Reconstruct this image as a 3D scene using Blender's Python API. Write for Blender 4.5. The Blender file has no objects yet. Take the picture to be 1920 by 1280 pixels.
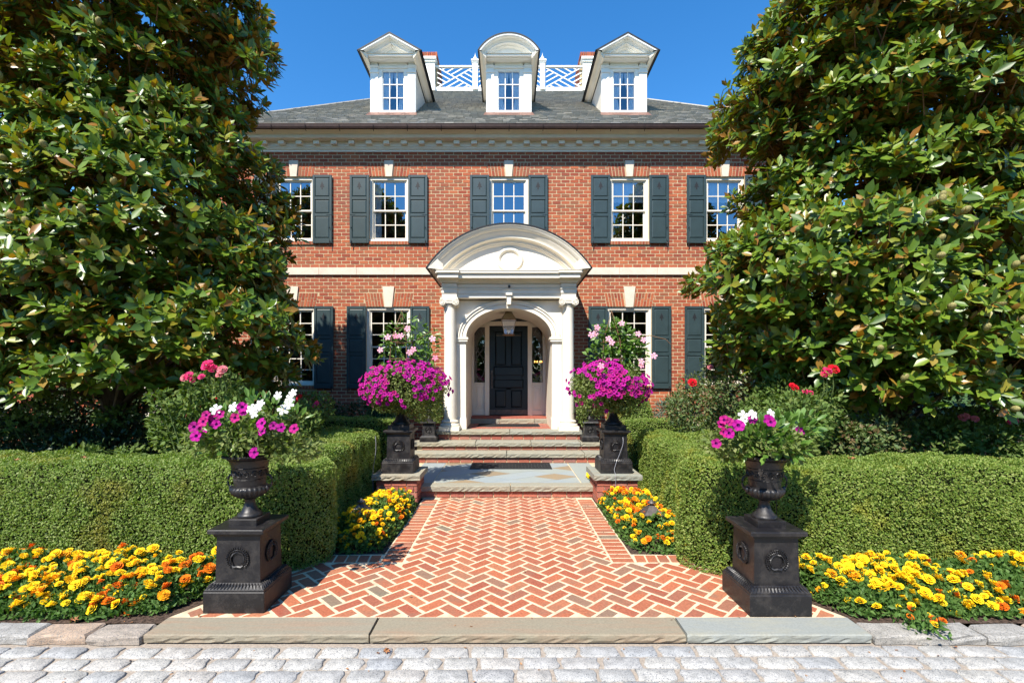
import bpy, math, random
import numpy as np
from mathutils import Vector, Matrix
R = math.radians
rng = np.random.default_rng(7)
random.seed(7)
SC = bpy.context.scene
COL = SC.collection

# ---------------------------------------------------------------- camera
F = 890.0 / 1920.0            # focal length over frame width
CAMZ = 1.77
cam_d = bpy.data.cameras.new("camera")
cam = bpy.data.objects.new("camera", cam_d); COL.objects.link(cam)
cam.location = (0, 0, CAMZ); cam.rotation_euler = (R(90), 0, 0)
cam_d.sensor_width = 36.0; cam_d.lens = 36.0 * F
cam_d.shift_x = 8 / 1920.0; cam_d.shift_y = 67 / 1920.0
cam_d.clip_start = 0.05; cam_d.clip_end = 2000
SC.camera = cam

# ---------------------------------------------------------------- sky, sun, exposure
SUN = Vector((-0.37, -0.74, 1.0)).normalized()      # towards the sun
SUN_EL = math.asin(SUN.z); SUN_ROT = math.atan2(SUN.x, SUN.y)
w = bpy.data.worlds.new("World"); SC.world = w; w.use_nodes = True
nt = w.node_tree; nt.nodes.clear()
sky = nt.nodes.new("ShaderNodeTexSky"); sky.sky_type = 'NISHITA'; sky.sun_disc = False
sky.sun_elevation = SUN_EL; sky.sun_rotation = SUN_ROT
sky.air_density = 1.0; sky.dust_density = 0.0; sky.ozone_density = 3.5; sky.altitude = 100
bg = nt.nodes.new("ShaderNodeBackground"); bg.inputs[1].default_value = 0.128
wo = nt.nodes.new("ShaderNodeOutputWorld")
hs = nt.nodes.new("ShaderNodeHueSaturation"); hs.inputs["Saturation"].default_value = 1.30
nt.links.new(sky.outputs[0], hs.inputs["Color"]); nt.links.new(hs.outputs[0], bg.inputs[0]); nt.links.new(bg.outputs[0], wo.inputs[0])
sd = bpy.data.lights.new("sun", 'SUN'); sd.energy = 4.3; sd.angle = R(0.53); sd.color = (1.0, 0.94, 0.84)
so = bpy.data.objects.new("sun", sd); COL.objects.link(so)
so.rotation_euler = SUN.to_track_quat('Z', 'Y').to_euler(); so.location = (-10, -20, 30)
SC.view_settings.view_transform = 'Standard'; SC.view_settings.look = 'None'
SC.view_settings.exposure = 1.05; SC.view_settings.gamma = 1.0
SC.view_settings.use_curve_mapping = False
SC.render.engine = 'CYCLES'
SC.cycles.max_bounces = 6; SC.cycles.transparent_max_bounces = 8
SC.cycles.diffuse_bounces = 3; SC.cycles.glossy_bounces = 3
SC.cycles.caustics_reflective = False; SC.cycles.caustics_refractive = False
SC.cycles.use_denoising = True

# survey helper: a point of the photograph at a known distance -> metres
def px(x, Y): return (x - 952.0) * Y / 890.0
def pz(y, Y): return CAMZ + (707.0 - y) * Y / 890.0

# ---------------------------------------------------------------- materials
def new_mat(name):
    m = bpy.data.materials.new(name); m.use_nodes = True
    n = m.node_tree; b = n.nodes["Principled BSDF"]
    return m, n, b
def node(n, t, **kw):
    o = n.nodes.new(t)
    for k, v in kw.items(): setattr(o, k, v)
    return o
def rnd_node(n):
    """per face 'rnd' attribute plus the object's own random number, wrapped to 0..1"""
    a = node(n, "ShaderNodeAttribute", attribute_name="rnd")
    o = node(n, "ShaderNodeObjectInfo")
    ad = node(n, "ShaderNodeMath", operation='ADD'); fr = node(n, "ShaderNodeMath", operation='FRACT')
    n.links.new(a.outputs["Fac"], ad.inputs[0]); n.links.new(o.outputs["Random"], ad.inputs[1])
    n.links.new(ad.outputs[0], fr.inputs[0]); return fr.outputs[0]
def ramp(n, fac, cols, interp='LINEAR'):
    r = node(n, "ShaderNodeValToRGB"); cr = r.color_ramp; cr.interpolation = interp
    k = len(cols)
    while len(cr.elements) < k: cr.elements.new(0.5)
    for i, c in enumerate(cols):
        if len(c) == 4: p, c = c[0], c[1:]
        else: p = i / (k - 1) if interp == 'LINEAR' else i / k
        cr.elements[i].position = p; cr.elements[i].color = (*c, 1)
    n.links.new(fac, r.inputs[0]); return r.outputs[0]
def noise(n, scale, detail=3, rough=0.6, coords="Object", stretch=None):
    tc = node(n, "ShaderNodeTexCoord") if coords != "World" else node(n, "ShaderNodeNewGeometry")
    src = tc.outputs["Position"] if coords == "World" else tc.outputs[coords]
    if stretch:
        mp = node(n, "ShaderNodeMapping"); mp.inputs["Scale"].default_value = stretch
        n.links.new(src, mp.inputs[0]); src = mp.outputs[0]
    t = node(n, "ShaderNodeTexNoise"); t.inputs["Scale"].default_value = scale
    t.inputs["Detail"].default_value = detail; t.inputs["Roughness"].default_value = rough
    n.links.new(src, t.inputs["Vector"]); return t.outputs["Fac"]
def mix(n, fac, a, b, blend='MIX'):
    m = node(n, "ShaderNodeMix", data_type='RGBA', blend_type=blend)
    for s, v in ((m.inputs[0], fac), (m.inputs[6], a), (m.inputs[7], b)):
        if isinstance(v, (int, float)): s.default_value = v
        elif isinstance(v, tuple): s.default_value = (*v, 1)
        else: n.links.new(v, s)
    return m.outputs[2]
def remap(n, v, a, b, c=0.0, d=1.0):
    m = node(n, "ShaderNodeMapRange"); n.links.new(v, m.inputs[0])
    for i, q in enumerate((a, b, c, d)): m.inputs[i + 1].default_value = q
    return m.outputs[0]
def bump(n, b, h, strength=0.3, dist=0.01):
    m = node(n, "ShaderNodeBump"); m.inputs["Strength"].default_value = strength
    m.inputs["Distance"].default_value = dist
    n.links.new(h, m.inputs["Height"]); n.links.new(m.outputs[0], b.inputs["Normal"])
def setc(n, b, c):
    if isinstance(c, tuple): b.inputs["Base Color"].default_value = (*c, 1)
    else: n.links.new(c, b.inputs["Base Color"])

def rnd_mat(name, cols, rough=0.8, nscale=20, namp=0.35, bumps=0.25, bdist=0.004, interp='LINEAR', spec=0.4, coords="World", weather=None):
    m, n, b = new_mat(name)
    c = ramp(n, rnd_node(n), cols, interp)
    f = noise(n, nscale, 5, 0.65, coords)
    g = remap(n, f, 0.3, 0.7, 1 - namp, 1 + namp * 0.6)
    c = mix(n, 1.0, c, g, 'MULTIPLY')
    if weather:
        wf = remap(n, noise(n, weather[0], 4, 0.6, "World"), weather[1], weather[2])
        c = mix(n, wf, c, weather[3])
    setc(n, b, c); b.inputs["Roughness"].default_value = rough
    b.inputs["Specular IOR Level"].default_value = spec
    if bumps: bump(n, b, f, bumps, bdist)
    return m
def plain(name, c, rough=0.5, spec=0.5, metal=0.0, nscale=6, namp=0.08, bumps=0.0, bdist=0.002, stretch=None, coat=0):
    m, n, b = new_mat(name)
    f = noise(n, nscale, 5, 0.6, "World", stretch)
    g = remap(n, f, 0.3, 0.7, 1 - namp, 1 + namp)
    setc(n, b, mix(n, 1.0, c, g, 'MULTIPLY'))
    b.inputs["Roughness"].default_value = rough; b.inputs["Metallic"].default_value = metal
    b.inputs["Specular IOR Level"].default_value = spec
    if coat: b.inputs["Coat Weight"].default_value = coat; b.inputs["Coat Roughness"].default_value = 0.1
    if bumps: bump(n, b, f, bumps, bdist)
    return m

M = {}
M['wall_brick'] = rnd_mat("wall_brick", [(.26,.052,.026),(.34,.074,.032),(.41,.100,.040),(.44,.125,.050),(.36,.084,.036),(.27,.095,.045),(.39,.09,.038)], 0.85, 60, .35, .5, .004, weather=(.9,.5,.75,(.24,.07,.04)))
M['walk_brick'] = rnd_mat("walk_brick", [(0,.36,.105,.050),(.2,.43,.135,.062),(.4,.34,.095,.047),(.55,.41,.155,.075),(.72,.37,.125,.066),(.86,.32,.085,.046),(.94,.30,.135,.08),(1,.20,.16,.11)], 0.85, 55, .32, .5, .003, weather=(3.2,.52,.78,(.22,.13,.085)))
M['step_brick'] = rnd_mat("step_brick", [(.36,.105,.065),(.42,.13,.08),(.31,.085,.06),(.40,.16,.11),(.26,.12,.10)], 0.85, 55, .3, .4, .003)
M['mortar'] = plain("mortar", (.50,.385,.235), 0.95, .2, 0, 40, .15, .4, .003)
M['walk_mortar'] = plain("walk_mortar", (.60,.48,.32), 0.95, .2, 0, 9, .24, .5, .003)
M['sand'] = plain("joint_sand", (.32,.27,.22), 0.95, .1, 0, 60, .3, .6, .003)
M['slate'] = rnd_mat("slate", [(.26,.25,.225),(.34,.32,.275),(.29,.28,.25),(.39,.365,.31),(.28,.28,.265),(.35,.315,.26)], 0.8, 9, .12, .3, .003)
M['trim'] = plain("cream_paint", (.78,.715,.595), 0.55, .4, 0, 3, .05, .08, .001)
M['white'] = plain("white_paint", (.82,.80,.74), 0.5, .4, 0, 4, .05)
M['stone_trim'] = plain("limestone", (.66,.55,.44), 0.9, .2, 0, 5, .10, .3, .002)
M['shutter'] = plain("shutter_paint", (.030,.050,.052), 0.4, .5, 0, 5, .12, .05, .001)
M['door'] = plain("door_paint", (.004,.012,.018), 0.4, .4, 0, 5, .1)
M['iron'] = plain("black_cast_iron", (.010,.009,.010), 0.42, .42, 0, 14, .35, .35, .003)
M['dark_metal'] = plain("dark_metal", (.015,.013,.012), 0.5, .5, .3, 10, .3)
M['copper'] = plain("copper_flashing", (.23,.12,.085), 0.55, .4, .35, 9, .25)
M['bronze'] = plain("bronze", (.10,.085,.075), 0.5, .5, .5, 20, .35)
M['brass'] = plain("aged_brass", (.20,.14,.09), 0.4, .5, .8, 20, .3)
M['roofing'] = plain("black_roofing", (.012,.012,.014), 0.6, .4, 0, 10, .3)
M['rubber'] = plain("rubber_mat", (.016,.016,.017), 0.8, .3, 0, 30, .3, .4, .004)
M['mulch'] = plain("mulch", (.085,.058,.043), 1.0, .1, 0, 45, .75, 1.0, .02)
M['lawn'] = plain("lawn", (.055,.10,.022), 1.0, .1, 0, 12, .5, .8, .02)
M['room'] = plain("room_paint", (.10,.09,.085), 0.9, .1)
M['bark'] = plain("bark", (.13,.105,.085), 0.95, .1, 0, 18, .5, .9, .02, (1,1,.2))
M['twig'] = plain("twig", (.17,.10,.055), 0.9, .1)
M['green_stem'] = plain("green_stem", (.09,.13,.04), 0.8, .2)
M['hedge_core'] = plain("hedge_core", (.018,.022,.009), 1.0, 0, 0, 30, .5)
M['curtain'] = plain("curtain", (.80,.80,.80), 0.9, .1, 0, 4, .05)
M['amber'] = plain("amber_glass", (.30,.24,.15), 0.15, .6)
M['wire'] = plain("drip_tube", (.22,.22,.24), 0.4, .5)
M['wire_black'] = plain("black_tube", (.02,.02,.02), 0.5, .4)

def iron_mat():
    m, n, b = new_mat("dusty_cast_iron"); f = noise(n, 9, 6, .7, "World"); g = noise(n, 60, 4, .7, "World")
    c = mix(n, remap(n, f, .48, .72, 0, .55), (.0095,.0085,.0095), (.055,.046,.038)); c = mix(n, remap(n, g, .60, .74, 0, .5), c, (.085,.075,.065))
    setc(n, b, c); n.links.new(remap(n, f, .35, .7, .34, .65), b.inputs["Roughness"]); b.inputs["Specular IOR Level"].default_value = .5
    bump(n, b, g, .3, .003); return m
M['iron'] = iron_mat()
def granite(name, cols, speck):
    m, n, b = new_mat(name)
    c = ramp(n, rnd_node(n), cols)
    f = noise(n, 95, 4, 0.8, "World"); g = noise(n, 16, 4, 0.65, "World")
    c = mix(n, remap(n, f, .50, .62), c, speck)
    c = mix(n, remap(n, noise(n, 150, 2, .6, "World"), .56, .66), c, (.07,.075,.09))
    c = mix(n, 1.0, c, remap(n, g, .3, .7, .72, 1.18), 'MULTIPLY')
    setc(n, b, c); b.inputs["Roughness"].default_value = .8
    bump(n, b, mix(n, .5, f, g), .5, .005); return m
M['cobble'] = granite("cobble_granite", [(.45,.43,.395),(.39,.38,.355),(.48,.44,.385),(.33,.335,.335),(.49,.465,.415),(.42,.40,.36)], (.25,.25,.25))
M['curb'] = granite("curb_granite", [(.38,.34,.28),(.33,.32,.30),(.42,.30,.21),(.34,.29,.24)], (.24,.22,.19))
def stone(name, cols, stretch=(1,1,1), rough=.85, amp=.18, tint=(.30,.24,.15)):
    m, n, b = new_mat(name)
    c = ramp(n, rnd_node(n), cols)
    f = noise(n, 5, 6, .65, "World", stretch); g = noise(n, 70, 4, .7, "World")
    c = mix(n, remap(n, f, .45, .72, 0, .7), c, tint)
    c = mix(n, 1.0, c, remap(n, g, .3, .7, 1 - amp, 1 + amp), 'MULTIPLY')
    setc(n, b, c); b.inputs["Roughness"].default_value = rough
    bump(n, b, mix(n, .6, f, g), .45, .006); return m
M['sill_stone'] = stone("threshold_bluestone", [(.24,.205,.14),(.255,.22,.155),(.23,.205,.155)], (.35,3.2,1), .85, .14, (.30,.19,.12))
M['sill_stone_grey'] = stone("grey_bluestone", [(.24,.25,.225),(.26,.27,.245)], (.5,2,1), .85, .12, (.32,.30,.22))
M['tread'] = stone("tread_bluestone", [(.27,.26,.20),(.30,.28,.21),(.25,.26,.22)], (.6,1.5,1), .85, .2, (.30,.24,.16))
M['flag_blue'] = stone("blue_flagstone", [(.25,.29,.30),(.29,.32,.32),(.28,.30,.27)], (1,1,1), .75, .1, (.30,.32,.28))
M['flag_brown'] = stone("brown_flagstone", [(.29,.21,.12),(.25,.19,.12)], (1,1,1), .75, .12, (.24,.20,.14))

def glass_mat(name, refl, tint=(.9,.95,1)):
    m = bpy.data.materials.new(name); m.use_nodes = True; n = m.node_tree; n.nodes.clear()
    o = node(n, "ShaderNodeOutputMaterial"); t = node(n, "ShaderNodeBsdfTransparent"); g = node(n, "ShaderNodeBsdfGlossy")
    t.inputs[0].default_value = (1,1,1,1); g.inputs[0].default_value = (*tint, 1); g.inputs["Roughness"].default_value = 0.0
    f = node(n, "ShaderNodeLayerWeight"); f.inputs[0].default_value = .25
    mr = node(n, "ShaderNodeMapRange"); n.links.new(f.outputs["Fresnel"], mr.inputs[0])
    mr.inputs[3].default_value = refl; mr.inputs[4].default_value = 1.0
    bp = node(n, "ShaderNodeBump"); bp.inputs["Strength"].default_value = .12; bp.inputs["Distance"].default_value = .004
    n.links.new(noise(n, 3.0, 2, .5, "World"), bp.inputs["Height"]); n.links.new(bp.outputs[0], g.inputs["Normal"])
    x = node(n, "ShaderNodeMixShader"); n.links.new(mr.outputs[0], x.inputs[0])
    n.links.new(t.outputs[0], x.inputs[1]); n.links.new(g.outputs[0], x.inputs[2]); n.links.new(x.outputs[0], o.inputs[0])
    return m
M['pane'] = glass_mat("window_glass", .27)
M['pane_dormer'] = glass_mat("dormer_glass", .16)
M['pane_low'] = glass_mat("low_window_glass", .10)
M['sash_glass'] = glass_mat("lantern_glass", .12)

def leaf_mat(name, cols, under=None, rough=.5, trans=.25, tcol=None, spec=.5, patch=None):
    """leaf: two-faced (upper side / under side of the leaf itself), a little light passing through"""
    m, n, b = new_mat(name)
    c = ramp(n, rnd_node(n), cols)
    if patch:
        pf = remap(n, noise(n, patch[0], 3, .6, "World"), patch[1], patch[2])
        c = mix(n, pf, c, patch[3])
    if under:
        gm = node(n, "ShaderNodeNewGeometry")
        c2 = mix(n, gm.outputs["Backfacing"], c, under)
        rr = remap(n, gm.outputs["Backfacing"], 0, 1, rough, .85); n.links.new(rr, b.inputs["Roughness"])
    else:
        c2 = c; b.inputs["Roughness"].default_value = rough
    setc(n, b, c2); b.inputs["Specular IOR Level"].default_value = spec
    if trans:
        t = node(n, "ShaderNodeBsdfTranslucent")
        n.links.new(mix(n, 1.0, c, tcol or (1.6,1.9,.6), 'MULTIPLY'), t.inputs[0])
        x = node(n, "ShaderNodeMixShader"); x.inputs[0].default_value = trans
        out = n.nodes["Material Output"]
        n.links.new(b.outputs[0], x.inputs[1]); n.links.new(t.outputs[0], x.inputs[2]); n.links.new(x.outputs[0], out.inputs[0])
    return m
M['mag_leaf'] = leaf_mat("magnolia_leaf", [(0,.050,.10,.011),(.3,.080,.155,.015),(.58,.12,.205,.018),(.76,.17,.25,.024),(.88,.24,.27,.03),(.95,.28,.17,.025),(1,.30,.13,.02)], (.32,.15,.022), .36, .25, (1.5,1.4,.25), .5)
M['box_leaf'] = leaf_mat("boxwood_leaf", [(.11,.18,.028),(.16,.25,.040),(.21,.30,.055),(.32,.37,.13),(.17,.27,.038)], None, .55, .35, (1.3,1.4,.5), .3, (1.6,.56,.70,(.30,.28,.06)))
M['box_leaf_yellow'] = leaf_mat("boxwood_leaf_yellowing", [(.11,.18,.028),(.16,.25,.040),(.22,.30,.05),(.32,.36,.10),(.17,.26,.036)], None, .55, .35, (1.3,1.4,.5), .3, (2.6,.58,.78,(.38,.35,.045)))
M['box_leaf_shaded'] = leaf_mat("shaded_boxwood_leaf", [(.035,.065,.018),(.05,.09,.02),(.08,.12,.03)], None, .5, .2, None, .4)  # darker copy of the boxwood leaf, shade put into its colour
M['rose_leaf'] = leaf_mat("rose_leaf", [(.065,.11,.025),(.09,.15,.032),(.13,.20,.045),(.11,.17,.038),(.19,.23,.06)], None, .6, .28, (1.4,1.5,.4), .25)
M['rose_leaf_red'] = leaf_mat("reddish_rose_leaf", [(.06,.11,.03),(.085,.14,.04),(.15,.075,.04),(.10,.16,.045),(.09,.13,.04),(.16,.19,.06),(.07,.12,.035)], None, .5, .2, None, .4)
M['shade_leaf'] = leaf_mat("shaded_shrub_leaf", [(.018,.035,.012),(.03,.055,.016),(.045,.075,.02)], None, .5, .12, None, .4)  # leaf green darkened to carry the shade these shrubs stand in
M['petunia_leaf'] = leaf_mat("petunia_leaf", [(.09,.13,.03),(.13,.18,.04),(.18,.22,.06),(.22,.24,.09)], None, .6, .3, None, .3)
M['mandevilla_leaf'] = leaf_mat("mandevilla_leaf", [(.06,.13,.02),(.10,.19,.03),(.15,.25,.05)], None, .35, .25, None, .5)
M['marigold_leaf'] = leaf_mat("marigold_leaf", [(.05,.11,.018),(.075,.15,.028),(.11,.19,.04)], None, .6, .2, None, .3)
M['liriope'] = leaf_mat("strappy_leaf", [(.025,.05,.015),(.04,.075,.02),(.06,.11,.04)], None, .4, .15, None, .5)
M['far_leaf'] = leaf_mat("far_tree_leaf", [(.03,.055,.015),(.05,.085,.02),(.07,.12,.03)], None, .6, .2, None, .3)
M['blue_spruce'] = leaf_mat("blue_green_leaf", [(.04,.085,.06),(.07,.13,.09),(.09,.15,.11)], None, .5, .15, None, .4)
def petal(name, cols, trans=.25):
    return leaf_mat(name, cols, None, .7, trans, (1.3,1.1,1.2), .2)
M['magenta'] = petal("magenta_petal", [(.42,.008,.24),(.50,.014,.30),(.36,.006,.22),(.48,.02,.18),(.26,.005,.20)])
M['purple_eye'] = petal("dark_petunia_eye", [(.10,.004,.10),(.13,.005,.12)], .1)
M['white_petal'] = petal("white_petal", [(.80,.80,.74),(.85,.84,.80)], .2)
M['pink_petal'] = petal("pink_petal", [(.78,.30,.42),(.80,.45,.55),(.75,.22,.34)], .2)
M['yellow_petal'] = petal("yellow_marigold_petal", [(.90,.58,.010),(.92,.66,.015),(.88,.50,.008)], .12)
M['gold_petal'] = petal("golden_marigold_petal", [(.82,.34,.008),(.84,.40,.010)], .12)
M['orange_petal'] = petal("orange_marigold_petal", [(.72,.15,.006),(.78,.21,.008),(.60,.10,.006)], .12)
M['red_petal'] = petal("red_rose_petal", [(.55,.006,.018),(.66,.012,.03)])
M['hotpink_petal'] = petal("hot_pink_rose_petal", [(.72,.03,.14),(.62,.05,.20)])
M['pinkrose_petal'] = petal("pale_pink_rose_petal", [(.62,.16,.20),(.66,.24,.26)])
M['stamen'] = plain("flower_centre", (.70,.42,.06), .8, .2)
M['cone'] = plain("seed_cone_skin", (.25,.22,.08), .8, .3, 0, 90, .5, .8, .006)
M['dead_leaf'] = leaf_mat("dead_leaf", [(.32,.14,.06),(.42,.22,.10),(.25,.12,.06)], None, .8, .1, (1,1,1), .2)

# ---------------------------------------------------------------- mesh builder
def worigin(o):
    v = Vector((0, 0, 0))
    while o is not None: v = v + o.location; o = o.parent
    return v
def tag(o, label=None, cat=None, group=None, kind=None):
    if label: o['label'] = label
    if cat: o['category'] = cat
    if group: o['group'] = group
    if kind: o['kind'] = kind
    return o
def thing(name, label, cat, loc=(0,0,0), group=None):
    o = bpy.data.objects.new(name, None); COL.objects.link(o); o.location = loc
    o.empty_display_size = .1
    return tag(o, label, cat, group)
def mesh_np(name, V, loops, starts, totals, mats, midx=None, rnd=None, smooth=False):
    me = bpy.data.meshes.new(name)
    me.vertices.add(len(V)); me.vertices.foreach_set("co", np.ascontiguousarray(V, dtype=np.float32).ravel())
    me.loops.add(len(loops)); me.loops.foreach_set("vertex_index", np.ascontiguousarray(loops, dtype=np.int32))
    me.polygons.add(len(starts)); me.polygons.foreach_set("loop_start", np.ascontiguousarray(starts, dtype=np.int32))
    me.polygons.foreach_set("loop_total", np.ascontiguousarray(totals, dtype=np.int32))
    for m in mats: me.materials.append(m)
    if midx is not None: me.polygons.foreach_set("material_index", np.ascontiguousarray(midx, dtype=np.int32))
    me.polygons.foreach_set("use_smooth", np.full(len(starts), bool(smooth)))
    if rnd is not None:
        a = me.attributes.new("rnd", 'FLOAT', 'FACE'); a.data.foreach_set("value", np.ascontiguousarray(rnd, dtype=np.float32))
    me.update(calc_edges=True); me.validate()
    return me
class MB:
    def __init__(s): s.v = []; s.f = []; s.m = []; s.r = []; s.cm = 0; s.cr = 0.0
    def add(s, vs, fs):
        o = len(s.v); s.v.extend([tuple(q) for q in vs])
        for f in fs: s.f.append([i + o for i in f]); s.m.append(s.cm); s.r.append(s.cr)
        return s
    def box(s, x0, x1, y0, y1, z0, z1, skip=''):
        v = [(x0,y0,z0),(x1,y0,z0),(x1,y1,z0),(x0,y1,z0),(x0,y0,z1),(x1,y0,z1),(x1,y1,z1),(x0,y1,z1)]
        fs = {'b':(3,2,1,0),'t':(4,5,6,7),'f':(0,1,5,4),'r':(1,2,6,5),'k':(2,3,7,6),'l':(3,0,4,7)}
        return s.add(v, [f for k, f in fs.items() if k not in skip])
    def bevbox(s, x0, x1, y0, y1, z0, z1, b):
        """box with chamfered top and vertical edges"""
        v = []
        def ring(x0,x1,y0,y1,z,c):
            return [(x0+c,y0,z),(x1-c,y0,z),(x1,y0+c,z),(x1,y1-c,z),(x1-c,y1,z),(x0+c,y1,z),(x0,y1-c,z),(x0,y0+c,z)]
        v += ring(x0,x1,y0,y1,z0,b); v += ring(x0,x1,y0,y1,z1-b,b); v += ring(x0+b,x1-b,y0+b,y1-b,z1,b*.4)
        fs = [tuple(range(7,-1,-1))]
        for k in (0, 8):
            for i in range(8): j = (i+1) % 8; fs.append((k+i,k+j,k+8+j,k+8+i))
        fs.append(tuple(range(16,24))); return s.add(v, fs)
    def frustum(s, cx, cy, z0, z1, w0, d0, w1, d1):
        v = [(cx-w0/2,cy-d0/2,z0),(cx+w0/2,cy-d0/2,z0),(cx+w0/2,cy+d0/2,z0),(cx-w0/2,cy+d0/2,z0),
             (cx-w1/2,cy-d1/2,z1),(cx+w1/2,cy-d1/2,z1),(cx+w1/2,cy+d1/2,z1),(cx-w1/2,cy+d1/2,z1)]
        return s.add(v, [(3,2,1,0),(4,5,6,7),(0,1,5,4),(1,2,6,5),(2,3,7,6),(3,0,4,7)])
    def extr_y(s, poly, y0, y1, front=True, back=True):
        """(x,z) polygon, counter-clockwise seen from the front (-y), extruded y0..y1"""
        n = len(poly); v = [(x,y0,z) for x,z in poly] + [(x,y1,z) for x,z in poly]
        fs = [(i+n,(i+1)%n+n,(i+1)%n,i) for i in range(n)]
        if front: fs.append(tuple(range(n)))
        if back: fs.append(tuple(range(2*n-1, n-1, -1)))
        return s.add(v, fs)
    def extr_z(s, poly, z0, z1, bottom=False):
        n = len(poly); v = [(x,y,z0) for x,y in poly] + [(x,y,z1) for x,y in poly]
        fs = [(i,(i+1)%n,(i+1)%n+n,i+n) for i in range(n)] + [tuple(range(n,2*n))]
        if bottom: fs.append(tuple(range(n-1,-1,-1)))
        return s.add(v, fs)
    def strip(s, rows, closed=False):
        """rows of points with equal counts joined by quads"""
        n = len(rows[0]); v = [p for r in rows for p in r]; fs = []
        for a in range(len(rows)-1):
            for i in range(n if closed else n-1):
                j = (i+1) % n; fs.append((a*n+i, a*n+j, (a+1)*n+j, (a+1)*n+i))
        return s.add(v, fs)
    def lathe(s, prof, cx=0, cy=0, seg=24, flute=0, famp=0, frange=None):
        rows = []
        for r, z in prof:
            row = []
            for i in range(seg):
                a = 2*math.pi*i/seg; rr = r
                if flute and frange[0] <= z <= frange[1]: rr = r * (1 + famp * (math.cos(flute*a)))
                row.append((cx+rr*math.cos(a), cy+rr*math.sin(a), z))
            rows.append(row)
        return s.strip(rows, True)
    def tube(s, pts, rad, seg=6):
        pts = [Vector(p) for p in pts]; rows = []; rads = rad if isinstance(rad, (list, tuple)) else [rad]*len(pts)
        up = Vector((0,0,1))
        for i, p in enumerate(pts):
            d = (pts[min(i+1,len(pts)-1)] - pts[max(i-1,0)]).normalized()
            a = d.cross(up)
            if a.length < 1e-3: a = d.cross(Vector((1,0,0)))
            a.normalize(); b = a.cross(d)
            rows.append([tuple(p + (a*math.cos(2*math.pi*k/seg) + b*math.sin(2*math.pi*k/seg))*rads[i]) for k in range(seg)])
        return s.strip(rows, True)
    def mesh(s, name, mats, org=(0,0,0), smooth=False):
        V = np.array(s.v, dtype=np.float64).reshape(-1, 3) - np.array(org, dtype=np.float64)
        tot = np.array([len(f) for f in s.f]); st = np.concatenate(([0], np.cumsum(tot)[:-1]))
        lp = np.array([i for f in s.f for i in f])
        return mesh_np(name, V, lp, st, tot, mats, s.m, s.r, smooth)
    def build(s, name, mats, parent=None, smooth=False, auto=None):
        if not isinstance(mats, (list, tuple)): mats = [mats]
        org = worigin(parent) if parent is not None else (0,0,0)
        me = s.mesh(name, mats, org, smooth or auto is not None)
        o = bpy.data.objects.new(name, me); COL.objects.link(o)
        if parent is not None: o.parent = parent
        if auto is not None: sharpen(me, auto)
        return o
def sharpen(me, deg):
    try: me.set_sharp_from_angle(angle=R(deg))
    except Exception: pass
def bevel_mod(o, w=.004, seg=1):
    b = o.modifiers.new("bevel", 'BEVEL'); b.width = w; b.segments = seg; b.limit_method = 'ANGLE'; return o
def put(name, me, loc, parent=None, rotz=None, mw=None):
    o = bpy.data.objects.new(name, me); COL.objects.link(o)
    if parent is not None: o.parent = parent
    org = worigin(parent) if parent is not None else Vector((0,0,0))
    if mw is not None:
        mm = mw.copy(); mm.translation = mw.translation - org; o.matrix_local = mm
    else:
        o.location = Vector(loc) - org
        if rotz is not None: o.rotation_euler = (0,0,rotz)
    return o
def copy_tree(o, parent=None, loc=None):
    c = o.copy(); COL.objects.link(c); c.parent = parent
    if loc is not None: c.location = loc
    for ch in list(o.children): copy_tree(ch, c)
    return c

# ---------------------------------------------------------------- scattering
def snoise(P, scale, seed=0, octv=3):
    g = np.random.default_rng(1000+seed); out = np.zeros(len(P)); amp = 1.0; tot = 0
    for o in range(octv):
        for k in range(5):
            d = g.normal(size=3); d /= np.linalg.norm(d); ph = g.uniform(0, 6.28)
            out += amp*np.sin((P @ d)*scale*(1+.35*k) + ph + 1.3*np.sin((P @ np.roll(d,1))*scale*.7+ph*2))
        tot += amp*5*.5; amp *= .5; scale *= 2.1
    return out / tot
def nrmz(A): return A / np.maximum(np.linalg.norm(A, axis=1, keepdims=True), 1e-9)
T_LEAF = (np.array([(0,0,0),(.22,.15,.03),(.28,0,-.03),(.22,-.15,.03),(.64,.215,.0),(.68,0,-.05),(.64,-.215,.0),(1,0,-.08)]),
          [(0,2,1),(0,3,2),(1,2,5,4),(2,3,6,5),(4,5,7),(5,6,7)])
T_LEAF4 = (np.array([(0,0,0),(.45,.28,.05),(.5,0,-.03),(.45,-.28,.05),(1,0,-.05)]), [(0,2,1),(0,3,2),(1,2,4),(2,3,4)])
T_TINY = (np.array([(0,0,0),(.5,.32,.04),(1,0,0),(.5,-.32,.04)]), [(0,3,2,1)])
T_STRAP = (np.array([(0,.04,0),(0,-.04,0),(.5,.045,0),(.5,-.045,0),(.85,.02,-.12),(.85,-.02,-.12),(1,0,-.25)]), [(0,1,3,2),(2,3,5,4),(4,5,6)])
def scatter_arrays(pos, d, n, size, T):
    tv, tf = T
    d = nrmz(d); n = n - (n*d).sum(1, keepdims=True)*d; n = nrmz(n); b = np.cross(n, d)
    size = np.asarray(size).reshape(-1, 1, 1) if np.ndim(size) else size
    V = (d[:,None,:]*tv[None,:,0,None] + b[:,None,:]*tv[None,:,1,None] + n[:,None,:]*tv[None,:,2,None])*size + pos[:,None,:]
    N = len(pos); k = len(tv)
    tl = np.array([i for f in tf for i in f]); tt = np.array([len(f) for f in tf])
    loops = (tl[None,:] + (np.arange(N)*k)[:,None]).ravel(); tot = np.tile(tt, N)
    return V.reshape(-1,3), loops, tot, len(tf)
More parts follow.
